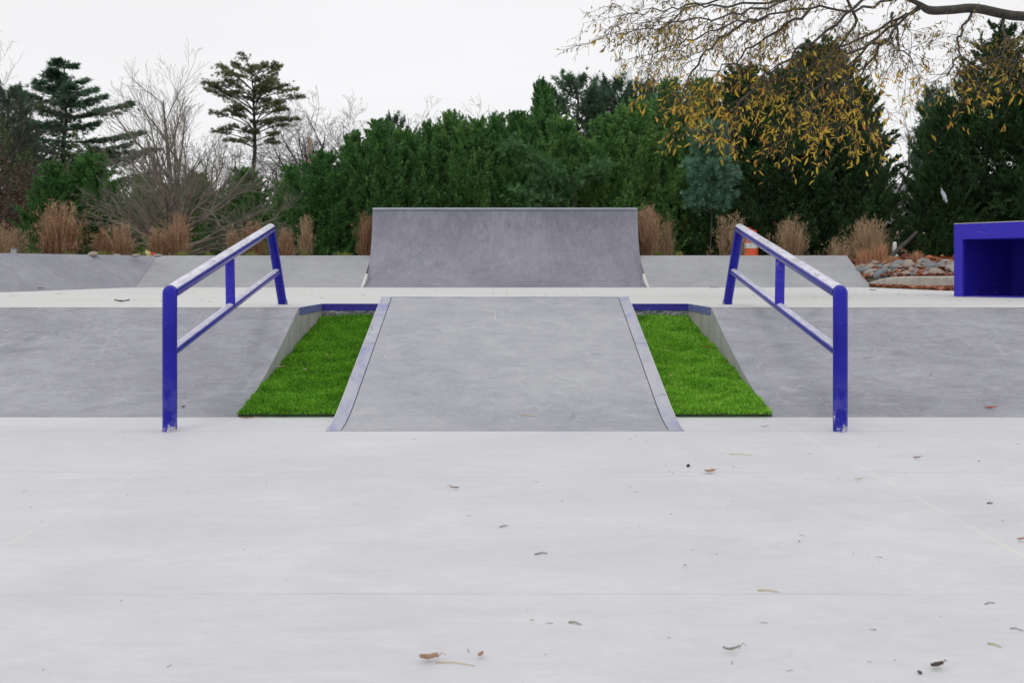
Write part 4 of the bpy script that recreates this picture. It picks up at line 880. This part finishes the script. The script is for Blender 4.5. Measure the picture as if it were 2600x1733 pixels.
mesh('top_rail', *tube([(xa,Y,zt_),(xb,Y,zt_)], .022, 8), M['galv'], root)
sg = []
for k in range(int((xb-xa)/.1)):
    xx = xa+k*.1; hgt = zt_-zz
    sg.append(((xx,Y,zz),(min(xx+hgt,xb),Y,zz+min(hgt,xb-xx)),.003,.003)); sg.append(((xx,Y,zt_),(min(xx+hgt,xb),Y,zt_-min(hgt,xb-xx)),.003,.003))
mesh('mesh_panel', *frust(sg,3), M['galv'], root)
x, Y = wx(2055,26), 26; z = ground_z(x,Y); root = empty('marker_post', (x,Y,z)); tag(root, 'white plastic post with a wider foot behind the cut straw stubs', 'post')
mesh('shaft', *tube([(x,Y,z-.05),(x,Y,wz(560,Y))], .055, 14, dome1=True), M['whiteband'], root, smooth=50); mesh('foot', *tube([(x,Y,z-.05),(x,Y,z+.14),(x,Y,z+.22)], [.11,.11,.06], 16), M['whiteband'], root, smooth=60)
x, Y = wx(2010,25.6), 25.6; tag(mesh('leaning_branch', *tube(smoothline([(wx(2030,Y),Y,ground_z(x,Y)-.05),(wx(2042,Y),Y,wz(596,Y)),(wx(2062,Y),Y+.1,wz(577,Y)),(wx(2092,Y),Y+.3,wz(556,Y)),(wx(2135,Y),Y+.8,wz(530,Y))],4), list(np.linspace(.075,.04,17)), 10), M['bark'], smooth=50), 'dark leaning branch rising right behind the rock bed', 'branch')
Y = 23.2; tag(mesh('black_edging', *box(wx(2110,Y),wx(2300,Y)+3,Y,Y+.12,.6,wz(611,Y)), M['black']), 'low black edging wall behind the rocks beside the blue box', 'edging')
# plastic bag in tree, grey stake, wrapper
def crumple(name, loc, size, m, label, cat, seed, stretch=(1,.6,1)):
    import bmesh
    bm = bmesh.new(); bmesh.ops.create_icosphere(bm, subdivisions=3, radius=1); rr = np.random.RandomState(seed); k = rr.randn(9,3)*3.5; ph = rr.rand(9)*6
    for v in bm.verts: p = np.array(v.co); s_ = 1+sum(.11*math.sin(np.dot(k[i],p)+ph[i]) for i in range(9)); v.co = Vector(p*s_*np.array(stretch)*size)
    me = bpy.data.meshes.new(name); bm.to_mesh(me); bm.free(); me.materials.append(m); o = bpy.data.objects.new(name, me); C.objects.link(o); o.location = loc; o.rotation_euler = (rr.rand()*.4,rr.rand()*.5,rr.rand()*3)
    if label: tag(o, label, cat)
    return o
o = crumple('plastic_bag', pt(2168,450,25.2), .11, M['bagwhite'], 'torn white plastic bag caught in the dark cypress above the rock bed', 'plastic bag', 3, (.45,.3,1.5)); o.rotation_euler = (0,-.5,.2)
root = empty('snack_wrapper', pt(341,583,19.0)); tag(root, 'crumpled yellow and red snack wrapper lying on the bank top', 'wrapper')
o = crumple('foil', (0,0,.0), .065, M['bagyellow'], None, None, 5, (1.3,.6,.6)); o.parent = root; o = crumple('printed_side', (.10,.02,-.01), .05, M['bagred'], None, None, 6, (1.3,.7,.6)); o.parent = root
x, Y = wx(33,18.2), 18.2; root = empty('stake', (x,Y,1.1)); tag(root, 'short grey stake standing in the drooping grass at the left edge', 'stake'); mesh('shaft', *box(x-.05,x+.05,Y-.03,Y+.03,1.05,wz(572,Y)), M['galv'], root); mesh('cap', *box(x-.06,x+.06,Y-.04,Y+.04,wz(572,Y)+.001,wz(571,Y)+.01), M['steel'], root)
# ------------------------------------------------------------------ fallen leaves
def leaf_mesh(L, W, curl, seed, stem=True, lobes=0):
    rr = np.random.RandomState(seed); V = []; F = []; nu, nv = 8, 4
    for i in range(nu+1):
        t = i/nu; w = W*math.sin(math.pi*min(t*.97+.02,1))**.8*(1+lobes*.45*math.sin(t*17))
        for j in range(nv+1):
            s_ = j/nv*2-1; V.append(((t-.5)*L, s_*w/2*(1-.25*curl*abs(s_)), .004+curl*(.35*W*s_*s_+.18*L*(t-.5)**2*2.5)+.006*rr.rand()*(W/.05)))
    for i in range(nu):
        for j in range(nv): F.append((i*(nv+1)+j,(i+1)*(nv+1)+j,(i+1)*(nv+1)+j+1,i*(nv+1)+j+1))
    if stem:
        tv, tf = tube([(L*.45,0,.006),(L*.7,.03*L,.012+curl*.1*L),(L*.95,.12*L,.008)], [.0012,.001,.0008], 6); m = len(V); V += [tuple(v) for v in tv]; F += [tuple(a+m for a in f) for f in tf]
    return V, F
def surf(u, v, where):
    if where == 'floor': Y = H_*F_/(v-V0); return (wx(u,Y),Y,.0)
    if where == 'deck': Y = (H_-PZ)*F_/(v-V0); return (wx(u,Y),Y,PZ)
    lo, hi = 5.24, 8.38
    for Y in np.arange(5.24,8.38,.004):
        z = {'bank': lambda y: 0 if y < 5.74 else PZ*min((y-5.74)/1.71,1)**1.28, 'ramp': kz, 'turf': lambda y: .074+(y-5.745)/2.64*.438}[where](Y)
        if V0+(H_-z)*F_/Y <= v: return (wx(u,Y),Y,z)
    return (wx(u,Y),Y,z)
def leaf(u, v, where, L, W, curl, m, label, rz=0, lobes=0, stem=True, cat='leaf', name='fallen_leaf', group=None, tilt=None):
    k_ = .62 if where == 'floor' and m != 'leaf_red' else 1.3 if where == 'turf' else 1; p = surf(u, v, where); V, F = leaf_mesh(L*k_, W*k_, curl, int(u+v), stem, lobes); o = mesh(name, V, F, M[m], smooth=0); o.location = (p[0],p[1],p[2]+(.006 if where == 'turf' else .003))
    o.rotation_euler = ({'bank': .38, 'ramp': .28, 'turf': .16}.get(where, 0) if tilt is None else tilt, 0, rz); tag(o, label, cat, group); return o
G = 'dry leaves blown onto the concrete'
for a in ((1045,1124,'floor',.055,.022,.6,'leaf_brown','small curled dark brown leaf on the floor in front of the launch ramp',2.9),
 (1630,1087,'floor',.075,.05,.55,'leaf_tan','tan crumpled lobed leaf with a stem, on the floor before the right turf',.3,.6),
 (985,1520,'floor',.065,.035,.9,'leaf_tan','curled tan leaf at the left end of the long stem near the bottom',.2,.7),
 (1104,1512,'floor',.035,.022,.9,'leaf_tan','small curled leaf scrap at the right end of the long stem near the bottom',1.1,.5),
 (2152,1537,'floor',.055,.030,.7,'leaf_dark','dark brown arched leaf near the bottom right corner',.4),
 (1680,1500,'floor',.065,.016,1.4,'leaf_grey','pale curled pod near the bottom, right of the middle',.25),
 (2105,1055,'floor',.05,.025,.7,'leaf_brown','brown folded leaf on the floor right of the right rail',.2),
 (2248,1063,'floor',.025,.014,.6,'leaf_dark','tiny dark leaf scrap right of the brown folded leaf',.5),
 (1970,1104,'floor',.045,.02,.6,'leaf_pale','pale leaf with dark tip on the floor below the right rail post',-.2),
 (2081,1091,'floor',.022,.014,.6,'leaf_pale','very small pale scrap below the brown folded leaf',1.2),
 (2345,1244,'floor',.045,.025,.7,'leaf_tan','tan leaf cut by the right edge of the photo beside the joint',.3),
 (1836,1249,'floor',.018,.014,.8,'leaf_tan','small tan scrap on the right half of the floor below the right rail',1.4),
 (1573,1304,'floor',.022,.012,.7,'leaf_tan','small tan scrap on the floor right of the middle twigs',.5),
 (1222,1431,'floor',.018,.012,.6,'leaf_tan','small tan scrap left of the grey twig low in the middle',.1),
 (566,963,'floor',.075,.016,.5,'leaf_red','red leaf at the front edge of the left turf',.05),
 (421,937,'bank',.022,.018,.6,'leaf_brown','small brown leaf at the foot of the left bank beside the post',.2),
 (2272,939,'bank',.075,.018,.8,'leaf_red','red curled leaf near the foot of the right bank',.05),
 (2137,862,'bank',.022,.016,.6,'leaf_pale','tiny pale leaf halfway up the right bank',.6),
 (2004,668,'deck',.12,.05,.6,'leaf_tan','russet leaf on the upper deck near the low bank corner',.3),
 (1640,662,'deck',.14,.05,.5,'leaf_brown','flat brown leaf at the foot of the low bank right of the quarter pipe',.1),
 (280,695,'deck',.13,.035,.9,'leaf_dark','dark curved leaf on the upper deck left of the left rail',.05),
 (94,664,'deck',.10,.05,.6,'leaf_dark','small dark leaf at the foot of the darker left bank',.3),
 (750,820,'turf',.022,.016,.5,'leaf_tan','small pink tan leaf high on the left turf',1.2),
 (645,847,'turf',.05,.014,1.0,'leaf_pale','pale curled leaf at the wall side of the left turf',-.1),
 (702,853,'turf',.028,.010,.9,'leaf_pale','small pale curled leaf in the middle of the left turf',-.5),
 (1622,801,'turf',.06,.012,.8,'leaf_red','slim red leaf high on the right turf',.1),
 (1533,808,'turf',.035,.008,.4,'leaf_pale','white sliver of leaf on the right turf near the ramp edge',-.6),
 (1541,867,'turf',.022,.018,.5,'leaf_pale','pale blunt leaf halfway down the right turf',1.0),
 (1544,887,'turf',.045,.005,.2,'leaf_brown','thin brown blade on the right turf below the pale blunt leaf',.1),
 (1755,983,'floor',.05,.012,1.3,'leaf_grey','grey curled pod in front of the right turf',.1)):
    leaf(*a[:9], **({'lobes': a[9]} if len(a) > 9 else {}), group=G, stem=a[3] > .04 and a[2] != 'turf')
def stick(u0, v0, u1, v1, r, m, label, where='floor', name='twig'):
    a, b = surf(u0,v0,where), surf(u1,v1,where); mid = tuple((a[i]+b[i])/2+(0,.004,.002)[i] for i in range(3)); o = mesh(name, *tube([np.array(a)+(0,0,r), np.array(mid)+(0,0,r), np.array(b)+(0,0,r)], [r,r*.9,r*.6], 8), M[m], org=a); tag(o, label, 'twig', 'twigs and stems on the concrete'); return o
stick(1000,1521,1092,1529,.0013,'straw','long pale stem between two leaf scraps near the bottom')
stick(1148,1211,1166,1208,.0022,'twig_grey','short grey twig left of the other mid floor twigs')
stick(1228,1274,1257,1271,.0024,'twig_grey','short grey twig below and right of the smallest one')
stick(1306,1430,1335,1435,.0024,'twig_grey','grey twig lowest in the middle of the floor')
stick(1675,1043,1730,1046,.0016,'straw','long straw stem on the floor before the right turf')
stick(2320,1443,2350,1449,.0016,'twig_grey','faint twig near the right edge, low in the photo')
stick(2262,1388,2285,1385,.0016,'twig_grey','faint short twig above the one near the right edge')
stick(2268,1157,2280,1157,.0028,'leaf_dark','tiny dark twig right of the floor joint')
stick(2268,1478,2300,1487,.0018,'leaf_green','greenish straw near the bottom right')
stick(1198,954,1230,956,.0022,'straw','pale stick lying near the foot of the launch ramp','ramp')
stick(1740,1356,1790,1360,.0018,'straw','pale straw on the right half of the floor')
x = surf(1581,1072,'floor'); o = crumple('acorn', (x[0],x[1],.007), .007, M['leaf_dark'], 'dark round acorn on the floor left of the lobed leaf', 'acorn', 8, (1,1,.9))
x = surf(2113,1547,'floor'); o = crumple('acorn', (x[0],x[1],.0035), .004, M['leaf_dark'], 'small dark crumb beside the arched leaf at the bottom right', 'acorn', 9, (1,1,.8))
# fine grit and grass clippings
rr = np.random.RandomState(88); sgl = []; n = 100
for i in range(n):
    Y = 1.9+3.3*rr.rand()**1.1; x = (rr.rand()*1.05-.5)*Y; 
    if rr.rand() < .35: x = abs(x)
    a = rr.rand()*3.14; L = .004+.018*rr.rand()**2; sgl.append(((x,Y,.0016),(x+math.cos(a)*L,Y+math.sin(a)*L,.0018),.0006+.0006*rr.rand(),.0005))
for i in range(60):
    Y = 9+9*rr.rand(); x = (rr.rand()*1.05-.5)*Y; L = .02+.04*rr.rand(); a = rr.rand()*.6; sgl.append(((x,Y,PZ+.003),(x+math.cos(a)*L,Y+math.sin(a)*L,PZ+.003),.002,.001))
tag(mesh('debris', *frust(sgl,4), M['leaf_grey']), 'fine grit and dry clippings scattered on the pale concrete', 'grit', kind='stuff')
# ------------------------------------------------------------------ camera, light
cam = bpy.data.cameras.new('camera'); co = bpy.data.objects.new('camera', cam); C.objects.link(co); co.location = (0,0,H_); co.rotation_euler = (R(90),0,0)
cam.sensor_width = 36; cam.lens = F_/2352*36; cam.shift_x = 16/2352; cam.shift_y = -157/2352; cam.clip_end = 3000; cam.clip_start = .05
cam.dof.use_dof = True; cam.dof.focus_distance = 6.2; cam.dof.aperture_fstop = 7.1
bpy.context.scene.camera = co
w = bpy.data.worlds.new('World'); bpy.context.scene.world = w; w.use_nodes = True; t = w.node_tree
for nn in list(t.nodes): t.nodes.remove(nn)
SUN_EL, SUN_AZ = 55, 200
sky = t.nodes.new('ShaderNodeTexSky'); sky.sky_type = 'NISHITA'; sky.sun_disc = False; sky.sun_elevation = R(SUN_EL); sky.sun_rotation = R(SUN_AZ); sky.air_density = 1; sky.dust_density = 3
hs = t.nodes.new('ShaderNodeHueSaturation'); hs.inputs['Saturation'].default_value = .15; t.links.new(sky.outputs[0], hs.inputs['Color'])
tc = t.nodes.new('ShaderNodeTexCoord'); sp = t.nodes.new('ShaderNodeSeparateXYZ'); t.links.new(tc.outputs['Generated'], sp.inputs[0])
mr = t.nodes.new('ShaderNodeMapRange'); t.links.new(sp.outputs[2], mr.inputs[0]); mr.inputs[1].default_value = 0; mr.inputs[2].default_value = 1; mr.inputs[3].default_value = 9.9; mr.inputs[4].default_value = 9.7
nz = t.nodes.new('ShaderNodeTexNoise'); nz.inputs['Scale'].default_value = 2.2; nz.inputs['Detail'].default_value = 4; mp = t.nodes.new('ShaderNodeMapping'); mp.inputs['Scale'].default_value = (1,1,3.5); t.links.new(tc.outputs['Generated'], mp.inputs[0]); t.links.new(mp.outputs[0], nz.inputs['Vector'])
m2 = t.nodes.new('ShaderNodeMapRange'); t.links.new(nz.outputs[0], m2.inputs[0]); m2.inputs[1].default_value = .3; m2.inputs[2].default_value = .7; m2.inputs[3].default_value = .965; m2.inputs[4].default_value = 1.035
mu = t.nodes.new('ShaderNodeMath'); mu.operation = 'MULTIPLY'; t.links.new(mr.outputs[0], mu.inputs[0]); t.links.new(m2.outputs[0], mu.inputs[1])
vs = t.nodes.new('ShaderNodeVectorMath'); vs.operation = 'SCALE'; vs.inputs[0].default_value = (.985,.985,1.0); t.links.new(mu.outputs[0], vs.inputs['Scale'])
mx = t.nodes.new('ShaderNodeMix'); mx.data_type = 'RGBA'; mx.inputs[0].default_value = .9; t.links.new(hs.outputs[0], mx.inputs[6]); t.links.new(vs.outputs[0], mx.inputs[7])
bg = t.nodes.new('ShaderNodeBackground'); bg.inputs[1].default_value = .1; t.links.new(mx.outputs[2], bg.inputs[0]); ow = t.nodes.new('ShaderNodeOutputWorld'); t.links.new(bg.outputs[0], ow.inputs[0])
sl = bpy.data.lights.new('sun', 'SUN'); sl.energy = .5; sl.angle = R(28); sl.color = (1,.98,.95); so = bpy.data.objects.new('sun', sl); C.objects.link(so)
# sun direction agrees with the sky texture (rotation measured from +Y, clockwise)
dv = Vector((math.sin(R(SUN_AZ))*math.cos(R(SUN_EL)), math.cos(R(SUN_AZ))*math.cos(R(SUN_EL)), math.sin(R(SUN_EL)))); so.rotation_euler = dv.to_track_quat('Z','Y').to_euler()
sc = bpy.context.scene; sc.view_settings.view_transform = 'Standard'; sc.view_settings.look = 'None'; sc.view_settings.exposure = 0; sc.view_settings.gamma = 1
sc.cycles.max_bounces = 6; sc.cycles.use_denoising = True
